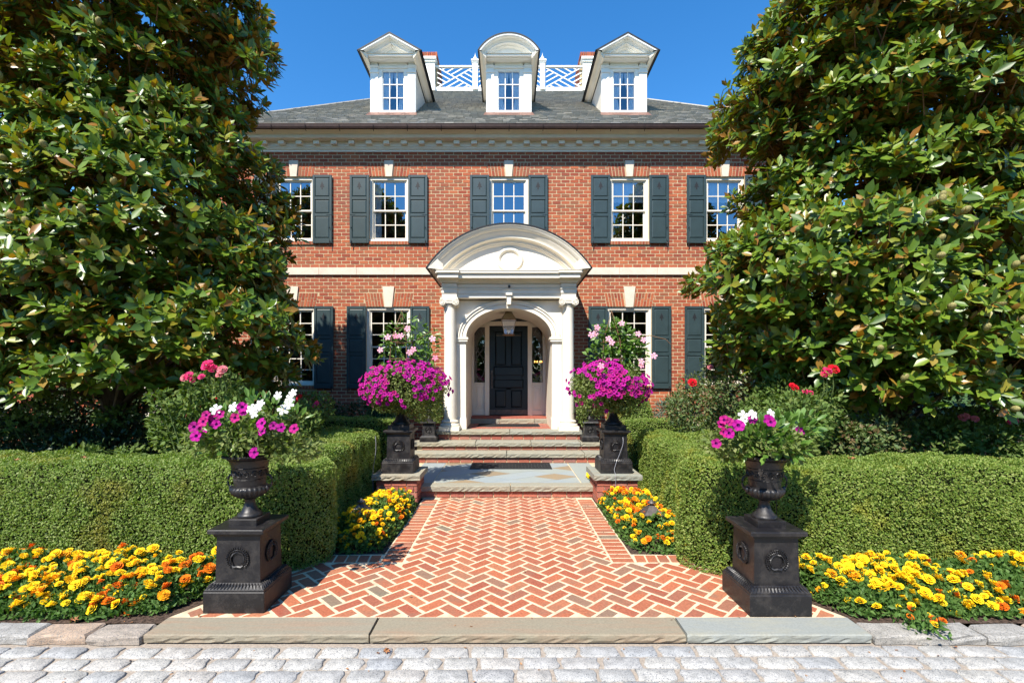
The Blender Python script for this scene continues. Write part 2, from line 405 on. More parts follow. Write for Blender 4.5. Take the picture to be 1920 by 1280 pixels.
def scatter(name, pos, d, n, size, T, mat, parent=None, kind='stuff', rnd=None, smooth=False):
    V, loops, tot, nf = scatter_arrays(pos, d, n, size, T)
    st = np.concatenate(([0], np.cumsum(tot)[:-1]))
    r = rng.random(len(pos)) if rnd is None else rnd
    org = np.array(worigin(parent)) if parent is not None else np.zeros(3)
    me = mesh_np(name, V-org, loops, st, tot, [mat], None, np.repeat(r, nf), smooth)
    o = bpy.data.objects.new(name, me); COL.objects.link(o)
    if parent is not None: o.parent = parent
    if kind: o['kind'] = kind
    return o
def rand_dir(N, up=0.0):
    v = rng.normal(size=(N,3)); v[:,2] += up; return nrmz(v)
# ================================================================ GROUND
def sheet(name, x0, x1, y0, y1, z, mat, kind='structure'):
    b = MB(); b.add([(x0,y0,z),(x1,y0,z),(x1,y1,z),(x0,y1,z)], [(0,1,2,3)])
    return tag(b.build(name, mat), kind=kind)
tag(sheet("lawn", -400, 400, -400, 600, -.12, M['lawn']), "mown green lawn around the house and driveway")
tag(sheet("garden_soil", -16, 16, 3.45, 16, -.016, M['mulch']), "dark mulch soil of the garden beds")
drv = tag(sheet("driveway", -16, 16, -7, 3.46, -.066, M['sand']), "cobbled driveway with sandy joints")

def cobble_mesh(w, d, h, g):
    """a worn granite sett: irregular outline, soft domed top"""
    b = MB(); rows = []
    ang = [(-1,-1),(-.5,-1),(0,-1),(.5,-1),(1,-1),(1,-.4),(1,.4),(1,1),(.5,1),(0,1),(-.5,1),(-1,1),(-1,.4),(-1,-.4)]
    jit = [(g.uniform(-.012,.012), g.uniform(-.007,.007)) for _ in ang]
    for k, (s, z) in enumerate([(1,-.06),(1,-.012),(.985,-.003),(.93,.002)]):
        r = []
        for (a, c), (jx, jy) in zip(ang, jit):
            corner = abs(a) == 1 and abs(c) == 1
            q = .955 if corner else 1.0
            r.append((a*w/2*q*(s if k else 1)+jx, c*d/2*(q+.02)*(s if k < 3 else .88)+jy, z + g.uniform(-.0015,.0015)))
        rows.append(r)
    b.strip(rows, True)
    n = len(ang); base = len(b.v); last = base - n
    b.v.append((0,0,.004)); 
    for i in range(n): b.f.append([last+i, last+(i+1) % n, base]); b.m.append(0); b.r.append(0)
    return b.mesh("cobble", [M['cobble']], smooth=True)
g = random.Random(3)
cob = [cobble_mesh(.232*s, .112, .05, g) for s in (1,.93,1.06,.98,.88,1.1,1.0,.95)]
pitch = .128; y = 3.165; row = 0; ncob = 0
while y > .9:
    x = -4.6 + (row % 2)*.13 + g.uniform(-.05,.05)
    # the setts run in gently bowed rows
    while x < 4.6:
        k = g.randrange(8); wdt = .232*(1,.93,1.06,.98,.88,1.1,1.0,.95)[k]
        yy = y + .012*math.sin(x*.8+row*.3)
        if row < 5 or ncob < 290:
            o = put("cobble", cob[k], (x+wdt/2, yy, -.056 + g.uniform(-.003,.003)), drv, g.uniform(-.03,.03) + (math.pi if g.random() < .5 else 0))
            ncob += 1
        x += wdt + .024
    y -= pitch; row += 1
    if ncob >= 290: break

# bluestone threshold, three slabs
th = tag(thing("stone_threshold", None, None, (0,3.37,-.05)), "long bluestone threshold of slabs along the driveway edge", "threshold")
def rough_slab(x0, x1, y0, y1, z0, z1, seed, skirt=.012, nx=None):
    """sawn top, rock-faced front and ends"""
    gg = random.Random(seed); nx = nx or max(6, int((x1-x0)/.045)); b = MB(); rows = []
    levels = [(z1,0.010),(z1-.006,0.0),(z1-(z1-z0)*.35,-.3),(z1-(z1-z0)*.7,-1),(z0,-.2)]
    b.add([(x0+.004,y0+.010,z1),(x1-.004,y0+.010,z1),(x1-.004,y1,z1),(x0+.004,y1,z1)], [(0,1,2,3)])
    prev = [(x0+.004+(x1-x0-.008)*i/nx, y0+.010, z1) for i in range(nx+1)]
    rows = [prev]
    for z, k in levels[1:]:
        rows.append([(x0+(x1-x0)*i/nx, y0 + (gg.uniform(-.3,1)*skirt*(-k) if k < 0 else gg.uniform(0,.003)), z + gg.uniform(-.004,.004)) for i in range(nx+1)])
    rows[-1] = [(p[0], p[1]+.006, z0 + (0 if i in (0,) else 0)) for i, p in enumerate(rows[-1])]
    b.strip([r[::-1] for r in rows])
    for xx, fl in ((x0, 0), (x1, 1)):
        q = [(xx,y0+.01,z0),(xx,y1,z0),(xx,y1,z1),(xx+(.004 if not fl else -.004),y0+.01,z1)]
        b.add(q if fl else q[::-1], [(0,1,2,3)])
    b.add([(x0,y1,z0),(x1,y1,z0),(x1,y1,z1),(x0,y1,z1)], [(3,2,1,0)])
    return b
for i, (x0, x1, m, lb) in enumerate([(-2.50,-.955,'sill_stone',None),(-.945,1.222,'sill_stone',None),(1.232,2.50,'sill_stone_grey',"grey slab half stained brown")]):
    o = rough_slab(x0, x1, 3.255, 3.495, -.052, 0.004, 20+i).build("slab", M[m], th)
    if lb: o['label'] = lb
# kerb stones of rough granite both sides
def rock_block(w, d, h, seed):
    gg = random.Random(seed); b = MB(); rows = []
    n = [(-1,-1),(-.35,-1),(.3,-1),(1,-1),(1,0),(1,1),(.3,1),(-.35,1),(-1,1),(-1,0)]
    J = [(gg.uniform(-.012,.012), gg.uniform(-.010,.010)) for _ in n]
    for z, s in ((0,1.0),(h*.45,1.02),(h-.014,1.0),(h,.93)):
        rows.append([(a*w/2*(s if abs(a)==1 else 1)+jx, c*d/2*s+jy+gg.uniform(-.005,.005), z+(gg.uniform(-.004,.004) if z else 0)) for (a,c),(jx,jy) in zip(n,J)])
    b.strip(rows, True); k = len(b.v)-10; b.v.append((0,0,h+.003))
    for i in range(10): b.f.append([k+i, k+(i+1)%10, len(b.v)-1]); b.m.append(0); b.r.append(0)
    return b.mesh("kerb_stone", [M['curb']], smooth=False)
KB = [rock_block(.37, .17, .062, 40+i) for i in range(4)]
kl = tag(thing("granite_kerb", None, None, (-3.6,3.34,-.07)), "rough tan granite kerb blocks edging the marigold bed west of the pedestals", "kerb")
kl['label'] = "rough granite kerb blocks beside the left end of the bluestone threshold"
kr = tag(thing("granite_kerb", None, None, (3.6,3.34,-.07)), "rough granite kerb blocks that yellow marigolds spill over, right of the threshold", "kerb")
for K, sgn in ((kl,-1),(kr,1)):
    x = 2.50
    for i in range(6):
        put("kerb_stone", KB[(i+(sgn>0)*2) % 4], (sgn*(x+.2), 3.335+g.uniform(-.01,.01), -.06), K, g.uniform(-.04,.04)); x += .388
    for i in range(4): pass

# ================================================================ WALKWAY (herringbone)
walk = thing("brick_walkway", None, None, (0,5,0)); walk['kind'] = 'structure'
walk['label'] = "herringbone brick walkway laid in pale mortar"
b = MB(); b.extr_z([(-2.5,3.5),(2.5,3.5),(2.2,4.0),(1.85,4.73),(1.232,4.75),(1.232,6.99),(-1.232,6.99),(-1.232,4.75),(-1.85,4.73),(-2.2,4.0)], -.05, .0)
mb = b.build("mortar_bed", M['walk_mortar'], walk)
U = .1155; BL, BW = .205, .0915
def clip_poly(P, planes):
    for (nx, ny, c) in planes:      # keep nx*x+ny*y <= c
        out = []
        for i in range(len(P)):
            a, q = P[i], P[(i+1) % len(P)]
            da = nx*a[0]+ny*a[1]-c; dq = nx*q[0]+ny*q[1]-c
            if da <= 0: out.append(a)
            if (da < 0) != (dq < 0) and abs(da-dq) > 1e-12:
                t = da/(da-dq); out.append((a[0]+t*(q[0]-a[0]), a[1]+t*(q[1]-a[1])))
        P = out
        if len(P) < 3: return []
    return P
def area(P): return .5*sum(P[i][0]*P[(i+1)%len(P)][1]-P[(i+1)%len(P)][0]*P[i][1] for i in range(len(P)))
def planes_of(C):                    # convex ccw polygon -> half planes
    out = []
    for i in range(len(C)):
        a, q = C[i], C[(i+1)%len(C)]; nx, ny = q[1]-a[1], a[0]-q[0]; l = math.hypot(nx, ny)
        out.append((nx/l, ny/l, (nx*a[0]+ny*a[1])/l - .009))
    return out
RA = [(-1.0,4.535),(1.0,4.535),(1.0,6.985),(-1.0,6.985)]
RB = [(-2.5,3.5),(2.5,3.5),(2.15,4.0),(1.82,4.525),(-1.82,4.525),(-2.15,4.0)]
pieces = []     # (poly, full?, cx, cy, rot)
s2 = math.sqrt(.5)
def rot45(x, y): return ((x-y)*s2*U, (x+y)*s2*U)
for n in range(-14, 15):
    for m in range(0, 60):
        for (ox, oy, w_, h_) in ((0,0,2,1),(2,-1,1,2)):
            bx, by = m+ox+2*n, m+oy-2*n
            cx, cy = rot45(bx+w_/2, by+h_/2); cx += .03
            cy = cy + 3.40
            if cy > 7.1 or cy < 3.35 or abs(cx) > 2.7: continue
            ang = R(45) if w_ == 2 else R(135)
            jx = g.uniform(-.0025,.0025); ja = g.uniform(-.018,.018)
            c_, s_ = math.cos(ang+ja), math.sin(ang+ja)
            P = [(cx+jx+c_*a-s_*q, cy+s_*a+c_*q) for a, q in ((-BL/2,-BW/2),(BL/2,-BW/2),(BL/2,BW/2),(-BL/2,BW/2))]
            up = cy > 4.53; inn = abs(cx) < 1.0
            if up: reg = [(-1.0,3.6),(1.0,3.6),(1.0,6.985),(-1.0,6.985)]
            elif inn and max(p_[1] for p_ in P) > 4.525: reg = [(-1.0,3.5),(1.0,3.5),(1.0,6.9),(-1.0,6.9)]
            else: reg = RB
            if True:
                Q = clip_poly(P, planes_of(reg))
                if len(Q) >= 3 and area(Q) > .0012:
                    full = abs(area(Q)-BL*BW) < 1e-6
                    pieces.append((Q, full, cx+jx, cy, ang+ja))
# borders: rows of bricks set square to the walk on both sides, and a soldier row where it widens
for sx in (-1, 1):
    y = 4.54
    while y < 6.88:
        cx, cy = sx*1.112, y+.052
        P = [(cx-.103,cy-.045),(cx+.103,cy-.045),(cx+.103,cy+.045),(cx-.103,cy+.045)]
        pieces.append((P, False, cx, cy, 0)); y += .1115
    for k in range(5):
        x0 = 1.236 + k*.112
        P = [(x0,4.545),(x0+.094,4.545),(x0+.094+.02,4.72),(x0+.02,4.72)]
        if sx < 0: P = [(-a,q) for a, q in P][::-1]
        pieces.append((P, False, sx*(x0+.05), 4.63, 0))
def walk_brick_mb(Q, cx, cy, b, seed):
    gg = random.Random(seed); t = .004; n = len(Q)
    C = (sum(p[0] for p in Q)/n, sum(p[1] for p in Q)/n)
    # subdivide edges a little so the arrises wander
    E = []
    for i in range(n):
        a, q = Q[i], Q[(i+1)%n]; L = math.hypot(q[0]-a[0], q[1]-a[1]); E.append(a)
        if L > .08:
            for f in (.33,.66): E.append((a[0]+(q[0]-a[0])*f+gg.uniform(-.0022,.0022), a[1]+(q[1]-a[1])*f+gg.uniform(-.0022,.0022)))
    n = len(E); z = gg.uniform(.0015,.0045); tlt = (gg.uniform(-.01,.01), gg.uniform(-.01,.01))
    def sh(p, k):
        dx, dy = C[0]-p[0], C[1]-p[1]; l = math.hypot(dx,dy) or 1
        return (p[0]+dx/l*k, p[1]+dy/l*k)
    v = [(p[0]-cx,p[1]-cy,-.004) for p in E]
    v += [(p[0]-cx,p[1]-cy,z-.0025) for p in E]
    v += [(sh(p,.004)[0]-cx,sh(p,.004)[1]-cy,z+(p[0]-C[0])*tlt[0]+(p[1]-C[1])*tlt[1]) for p in E]
    fs = [(i,(i+1)%n,n+(i+1)%n,n+i) for i in range(n)] + [(n+i,n+(i+1)%n,2*n+(i+1)%n,2*n+i) for i in range(n)] + [tuple(range(2*n,3*n))]
    b.cr = gg.random(); b.add(v, fs)
pieces.sort(key=lambda p: (p[3] + .15*abs(p[2])))
fullm = []
for k in range(10):
    b = MB(); walk_brick_mb([(-BL/2,-BW/2),(BL/2,-BW/2),(BL/2,BW/2),(-BL/2,BW/2)], 0, 0, b, 500+k); fullm.append(b.mesh("brick", [M['walk_brick']]))
rest = MB(); cnt = 0
for i, (Q, full, cx, cy, a) in enumerate(pieces):
    vis = abs(cx) < 2.3
    if cnt < 299 and vis and area(Q) > .004:
        if full: put("brick", fullm[i % 10], (cx, cy, 0), walk, a + (math.pi if i % 3 == 0 else 0))
        else:
            b = MB(); walk_brick_mb(Q, cx, cy, b, i); put("brick", b.mesh("brick", [M['walk_brick']]), (cx, cy, 0), walk)
        cnt += 1
    else:
        b = MB(); walk_brick_mb(Q, 0, 0, rest, i)
tag(rest.build("brick_paving", M['walk_brick'], walk), kind='stuff')

# ================================================================ LANDING AND STEPS
st = thing("entrance_steps", "brick and bluestone steps with a diamond flagstone landing before the front door", "steps", (0,8,0))
# riser bricks: one mesh per brick
BJ = .0145
def riser(y, x0, x1, z0, z1, off=0.0):
    core = MB(); core.box(x0, x1, y+.012, y+.25, z0-.02, z1); core.build("mortar_riser", M['mortar'], st)
    x = x0 + off
    me = []
    first = True
    while x < x1 - .03:
        w_ = min(.200 + g.uniform(-.006,.006), x1 - x)
        if first and off > 0: pass
        b = MB(); b.cr = g.random(); b.bevbox(x, x+w_, y+g.uniform(0,.003), y+.04, z0+.008, z1-.008, .005)
        b.build("brick", M['step_brick'], st); x += w_ + BJ; first = False
def treads(y0, y1, xs, z0, z1, seed):
    for i in range(len(xs)-1):
        rough_slab(xs[i]+.004, xs[i+1]-.004, y0, y1, z0, z1, seed+i, .016).build("tread", M['tread'], st)
riser(6.99, -1.27, 1.25, 0, .100)
treads(6.945, 7.16, [-1.28, .04, 1.26], .100, .180, 60)
# landing: border strips and diamond flags
lb = MB(); lb.box(-1.7, 1.7, 7.05, 8.95, .0, .170); lb.build("mortar_bed", M['walk_mortar'], st)
LX0, LX1, LY0, LY1 = -1.30, 1.25, 7.17, 8.82
def flag(P, mat, seed, nm="flagstone"):
    gg = random.Random(seed); b = MB(); b.cr = gg.random(); b.extr_z(P, .14, .1785 + gg.uniform(-.0008,.0008)); return b.build(nm, M[mat], st)
dx, dy = .71, .47   # diamond half axes
k = 0
for i in range(-4, 5):
    for j in range(-4, 5):
        cx = .06 + (i+j)*dx/1.0*.5*1.0 + 0; cy = 7.62 + (i-j)*dy*.5
        P = [(cx-dx/2,cy),(cx,cy-dy/2),(cx+dx/2,cy),(cx,cy+dy/2)]
        Q = clip_poly(P, planes_of([(LX0+.16,LY0),(LX1-.14,LY0),(LX1-.14,LY1),(LX0+.16,LY1)]))
        sP = []
        if len(Q) >= 3 and area(Q) > .004:
            C = (sum(p[0] for p in Q)/len(Q), sum(p[1] for p in Q)/len(Q))
            sP = [(p[0]+(C[0]-p[0])*.02, p[1]+(C[1]-p[1])*.02) for p in Q]
            flag(sP, 'flag_brown' if (i*7+j*4) % 5 == 1 else 'flag_blue', 80+k)
            k += 1
flag([(LX0-.25,LY0),(LX0+.155,LY0),(LX0+.155,LY1),(LX0-.25,LY1)], 'flag_blue', 130, "border_flag")
flag([(LX1-.13,LY0),(LX1+.26,LY0),(LX1+.26,LY1),(LX1-.13,LY1)], 'flag_blue', 131, "border_flag")
riser(8.83, -1.75, 1.85, .18, .285, .02)
treads(8.785, 9.16, [-1.85, -.02, 1.42, 1.95], .285, .365, 90)
riser(9.15, -1.75, 1.90, .365, .445, .1)
treads(9.105, 9.50, [-1.85, -.62, .45, 1.40, 1.95], .445, .520, 100)
riser(9.49, -1.42, 1.46, .52, .630, .03)
treads(9.445, 9.86, [-1.46, .04, 1.50], .630, .700, 110)
# porch floor of brick
pf = MB(); pf.box(-1.44, 1.48, 9.86, 11.4, .5, .694); pf.build("mortar_bed", M['mortar'], st)
y = 9.87; r_ = 0
while y < 10.95:
    x = -.88 + (r_ % 2)*.11
    while x < .88:
        b = MB(); b.cr = g.random(); b.box(x, min(x+.205,.9), y, y+.095, .65, .700, 'b'); b.build("brick", M['step_brick'], st); x += .2155
    y += .107; r_ += 1
treads(10.97, 11.30, [-.95, -.20, .62, 1.0], .70, .800, 120)
b = MB(); b.box(-.93, .97, 11.12, 11.60, .80, .842); b.build("door_sill", M['step_brick'], st)

# side piers carrying the middle pedestals
def pier(cx, label):
    t = thing("brick_pier", label, "pier", (cx, 6.90, 0))
    c = MB(); c.box(cx-.272, cx+.272, 6.632, 7.172, -.05, .34); c.build("mortar_core", M['mortar'], t)
    for cr in range(4):
        z0 = .006 + cr*.0835
        off = 0 if cr % 2 else .105
        for side in range(4):
            x = 0.0; segs = []
            cuts = [0] + [q for q in (off if off else .21, (off if off else .21)+.21, (off if off else .21)+.42) if q < .53] + [.568]
            for a, q in zip(cuts[:-1], cuts[1:]):
                if q - a < .04: continue
                bb = MB(); bb.cr = g.random(); w0, w1 = a+.006, q-.006
                u = .284
                if side == 0: bb.box(cx-u+w0, cx-u+w1, 6.90-u, 6.90-u+.03, z0, z0+.070)
                elif side == 1: bb.box(cx+u-.03, cx+u, 6.90-u+w0, 6.90-u+w1, z0, z0+.070)
                elif side == 2: bb.box(cx-u, cx-u+.03, 6.90-u+w0, 6.90-u+w1, z0, z0+.070)
                else: bb.box(cx-u+w0, cx-u+w1, 6.90+u-.03, 6.90+u, z0, z0+.070)
                if side in (1,2) and a == 0: continue_ = True
                bb.build("brick", M['step_brick'], t)
    rough_slab(cx-.335, cx+.335, 6.565, 7.235, .342, .414, int(cx*100)+700, .018).build("cap_stone", M['tread'], t)
    return t
pier(-1.55, "brick pier with stone cap left of the landing, carrying a black pedestal")
pier(1.53, "brick pier with stone cap right of the landing, carrying a black pedestal")
# ================================================================ HOUSE
YW = 11.40; SC_W = 890.0/YW
HX = .03                                     # centre line of the facade
house = thing("brick_house", "three storey red brick house with cream trim, dark shutters, slate roof and dormers", "house", (HX, YW, 0))
def wx(p): return px(p, YW)
def wz(p): return pz(p, YW)
WL, WR, WT = HX-7.25, HX+7.25, 7.19
UPW = [(551,'L'),(729.5,'a'),(954,'b'),(1180,'c'),(1359,'R')]
UP = [(wx(c)-.475, wx(c)+.475, wz(452), wz(331)) for c, _ in UPW]
LOW = [(wx(c)-.535, wx(c)+.535, wz(722), wz(575)) for c in (549, 728.5, 1180, 1360)]
DOOR = (-.92, .96, .70, 3.30)
BP, CP = .2152, .0845
arches = []
for (x0,x1,z0,z1) in UP: arches.append((x0, x1, z1+.005, z1+.005+4*CP-.01, .05))
for (x0,x1,z0,z1) in LOW: arches.append((x0, x1, z1+.005, z1+.005+4*CP-.01, .06))
BELT = (wz(515.5), wz(502))
openings = UP + LOW + [DOOR]
# mortar backing wall with real openings
wallb = MB()
xs = sorted({WL, WR, *[o[0] for o in openings], *[o[1] for o in openings]})
zs = sorted({0, WT, *[o[2] for o in openings], *[o[3] for o in openings]})
for i in range(len(xs)-1):
    for j in range(len(zs)-1):
        mx, mz = (xs[i]+xs[i+1])/2, (zs[j]+zs[j+1])/2
        if any(o[0] < mx < o[1] and o[2] < mz < o[3] for o in openings): continue
        wallb.box(xs[i], xs[i+1], YW+.003, YW+.30, zs[j], zs[j+1])
wall = wallb.build("wall", M['mortar'], house)
for s, X in ((-1, WL), (1, WR)):
    q = MB(); q.box(X-.3 if s > 0 else X, X if s > 0 else X+.3, YW+.30, YW+9, 0, WT); q.build("side_wall", M['wall_brick'], house)
q = MB(); q.box(WL, WR, YW+8.7, YW+9, 0, WT); q.build("rear_wall", M['wall_brick'], house)
bricks = []   # (x0,x1,z0)
ncourse = int(WT/CP)
sillr = [(x0-.03, x1+.03, z0-.10, z0) for (x0,x1,z0,z1) in UP+LOW]
for c in range(ncourse):
    z = c*CP + .012; off = 0 if c % 2 else BP/2
    if z > WT-.03: break
    zc = z + .035
    blocked = []
    for (x0,x1,z0,z1) in openings:
        if z < z1-.002 and z+.07 > z0+.002: blocked.append((x0, x1))
    for (x0,x1,z0,z1,sp) in arches:
        if z < z1 and z+.07 > z0:
            t = (zc-z0)/(z1-z0); blocked.append((x0-sp*t, x1+sp*t))
    for (x0,x1,z0,z1) in sillr:
        if z < z1-.012 and z+.07 > z0+.01: blocked.append((x0, x1))
    if z < BELT[1] and z+.07 > BELT[0]: continue
    x = WL + off - BP
    while x < WR:
        segs = [(max(x+.0085, WL), min(x+BP-.0085, WR))]
        for (a, q) in blocked:
            ns = []
            for (s, e) in segs:
                if e <= a or s >= q: ns.append((s, e))
                else:
                    if s < a-.012: ns.append((s, a-.010))
                    if e > q+.012: ns.append((q+.010, e))
            segs = ns
        for s, e in segs:
            if e-s > .025: bricks.append((s, e, z))
        x += BP
def near(bk):
    cx = (bk[0]+bk[1])/2; cz = bk[2]
    hid = abs(cx-HX) < 1.75 and cz < 4.95
    return (10 if hid or cz < 3.0 or (bk[1]-bk[0]) < .19 else 0) + abs(cx-HX)/2.0 + abs(cz-5.4)
bricks.sort(key=near)
def wall_brick(b, s, e, z, gg):
    b.cr = gg.random(); y0 = YW + gg.uniform(-.004,.001); j = lambda: gg.uniform(-.0035,.0035)
    dz = gg.uniform(-.002,.002); h = .067; c = .010
    # irregular hand-made outline, slightly rounded corners
    P = [(s+c+j(),z+dz),(e-c+j(),z+dz+j()*.5),(e,z+dz+c),(e,z+dz+h-c),(e-c,z+dz+h+j()*.6),(s+c,z+dz+h+j()*.6),(s,z+dz+h-c),(s,z+dz+c)]
    n = 8; v = [(p[0],y0,p[1]) for p in P] + [(p[0],YW+.008,p[1]) for p in P]
    b.add(v, [tuple(range(n))] + [((i+1)%n, i, n+i, n+(i+1)%n) for i in range(n)])
gg = random.Random(5); restb = MB()
for i, (s, e, z) in enumerate(bricks):
    if i < 296 and near((s,e,z)) < 10:
        b = MB(); wall_brick(b, s, e, z, gg)
        cx, cz = (s+e)/2, z
        me = b.mesh("brick", [M['wall_brick']], (cx, YW, cz)); put("brick", me, (cx, YW, cz), wall)
    else: wall_brick(restb, s, e, z, gg)
# jack arches of splayed bricks, brick sills
for ai, (x0,x1,z0,z1,sp) in enumerate(arches):
    low = ai >= 5; kw0, kw1 = (.085,.12) if not low else (.10,.15)
    cx = (x0+x1)/2; H = z1-z0
    n = 5 if not low else 6
    for s in (-1, 1):
        for k in range(n):
            for half in range(2):
                f0, f1 = k/n, (k+1)/n
                def X(f, t): return cx + s*((kw0+(kw1-kw0)*t) + f*(((x1-x0)/2 + sp*t) - (kw0+(kw1-kw0)*t)))
                split = .42 if k % 2 else .62
                t0, t1 = (0, split) if half == 0 else (split, 1)
                if half == 0 and k % 2 == 0 and n == 5: pass
                ta, tb = t0+(.03 if half else .01), t1-.02
                g0 = .17/n
                P = [(X(f0+g0,ta), z0+ta*H),(X(f1-g0*.2,ta), z0+ta*H),(X(f1-g0*.2,tb), z0+tb*H),(X(f0+g0,tb), z0+tb*H)]
                if s < 0: P = P[::-1]
                restb.cr = gg.random(); restb.extr_y(P, YW-.004, YW+.008, True, False)
    # keystone
    kb = MB(); top = z1+.04 if not low else z1+.15
    kb.extr_y([(cx-kw0+.012,z0-.012),(cx+kw0-.012,z0-.012),(cx+kw1-.01,top),(cx-kw1+.01,top)], YW-.03, YW+.01)
    ko = kb.build("keystone", M['stone_trim'], house)
for (x0,x1,z0,z1) in UP+LOW:
    x = x0-.02; 
    while x < x1:
        b = restb; b.cr = gg.random(); b.box(x, x+.060, YW-.035, YW+.09, z0-.085, z0-.012); x += .0725
    b = MB(); b.box(x0-.02, x1+.02, YW-.028, YW+.08, z0-.088, z0-.01); b.build("sill_mortar", M['mortar'], house)
tag(restb.build("brickwork", M['wall_brick'], wall), kind='stuff')
# belt course
x = WL; i = 0
while x < WR:
    e = min(x+.9, WR); b = MB(); b.bevbox(x+.002, e-.002, YW-.045, YW+.01, BELT[0]+.002, BELT[1]-.002, .004)
    b.build("belt_stone", M['stone_trim'], house); x += .9

# ---------------- windows
def window(x0, x1, z0, z1, rows, lowg, curtain=None, blind=False, cw=3):
    t = bpy.data.objects.new("window", None); COL.objects.link(t); t.parent = house; t.location = Vector(((x0+x1)/2, YW, z0)) - worigin(house)
    y = YW + .05
    b = MB(); fw = .055
    b.box(x0, x0+fw, y-.01, y+.14, z0, z1); b.box(x1-fw, x1, y-.01, y+.14, z0, z1)
    b.box(x0+fw, x1-fw, y-.01, y+.14, z1-.075, z1); b.box(x0-.0, x1+.0, y-.045, y+.14, z0-.012, z0+.045)
    b.box(x0+fw, x0+fw+.018, y+.012, y+.10, z0+.045, z1-.075); b.box(x1-fw-.018, x1-fw, y+.012, y+.10, z0+.045, z1-.075)
    bevel_mod(b.build("frame", M['trim'], t), .004)
    ix0, ix1, iz0, iz1 = x0+fw+.018, x1-fw-.018, z0+.045, z1-.075
    zm = (iz0+iz1)/2
    for k, (a, q, yy) in enumerate(((iz0, zm+.018, y+.075), (zm-.018, iz1, y+.035))):
        s = MB(); st_ = .036; br = .062 if k == 0 else .034
        s.box(ix0, ix0+st_, yy, yy+.035, a, q); s.box(ix1-st_, ix1, yy, yy+.035, a, q)
        s.box(ix0+st_, ix1-st_, yy, yy+.035, a, a+br); s.box(ix0+st_, ix1-st_, yy, yy+.035, q-.036, q)
        gx0, gx1, gz0, gz1 = ix0+st_, ix1-st_, a+br, q-.036
        for c in range(1, cw):
            X = gx0+(gx1-gx0)*c/cw; s.box(X-.010, X+.010, yy+.004, yy+.03, gz0, gz1)
        for r in range(1, rows):
            Z = gz0+(gz1-gz0)*r/rows
            for c in range(cw):
                xa = gx0+(gx1-gx0)*c/cw + (.010 if c else 0); xb = gx0+(gx1-gx0)*(c+1)/cw - (.010 if c < cw-1 else 0)
                s.box(xa, xb, yy+.004, yy+.03, Z-.010, Z+.010)
        s.build("sash", M['trim'], t)
        for c in range(cw):
            for r in range(rows):
                xa, xb = gx0+(gx1-gx0)*c/cw, gx0+(gx1-gx0)*(c+1)/cw; za, zb = gz0+(gz1-gz0)*r/rows, gz0+(gz1-gz0)*(r+1)/rows
                p = MB(); tl = gg.uniform(-.0016,.0016); tl2 = gg.uniform(-.0016,.0016)
                p.add([(xa,yy+.016+tl,za),(xb,yy+.016-tl,za),(xb,yy+.016-tl+tl2,zb),(xa,yy+.016+tl+tl2,zb)], [(0,1,2,3)])
                p.build("pane", M['pane_low'] if lowg else M['pane'], t)
    # room behind
    r = MB(); r.box(x0-.5, x1+.5, YW+.32, YW+1.9, z0-.5, z1+.3, 'f'); r.box(x0-.5, x0, YW+.305, YW+.32, z0-.5, z1+.3); r.box(x1, x1+.5, YW+.305, YW+.32, z0-.5, z1+.3)
    r.build("room_lining", M['room'], t)
    if curtain:
        for side in curtain:
            c = MB(); n = 14; xa = ix0-.03 if side == 'l' else ix1+.03; d = .24 if side == 'l' else -.24; rowsP = []
            for zz, wf in ((z1+.05,1.0),(z0+(z1-z0)*.5,.85),(z0-.1,.9)):
                rowsP.append([(xa+d*wf*i/n, YW+.165+.015*math.sin(i*2.2), zz) for i in range(n+1)])
            c.strip(rowsP); c.build("curtain", M['curtain'], t, smooth=True)
    if blind:
        c = MB(); n = 30; zb = iz0+(iz1-iz0)*.66; rowsP = []
        rowsP.append([(x0+(x1-x0)*i/n, YW+.158+.006*math.sin(i*1.9), z1+.04) for i in range(n+1)])
        rowsP.append([(x0+(x1-x0)*i/n, YW+.158+.008*math.sin(i*1.9), zb-.02*abs(math.sin(i*.9))) for i in range(n+1)])
        c.strip(rowsP); o = c.build("valance", M['curtain'], t, smooth=True)
    return t
for i, o in enumerate(UP): window(*o, 2, False, {0:'l',1:'l',4:None}.get(i), i in (3,4))
for i, o in enumerate(LOW): window(*o, 3, True)

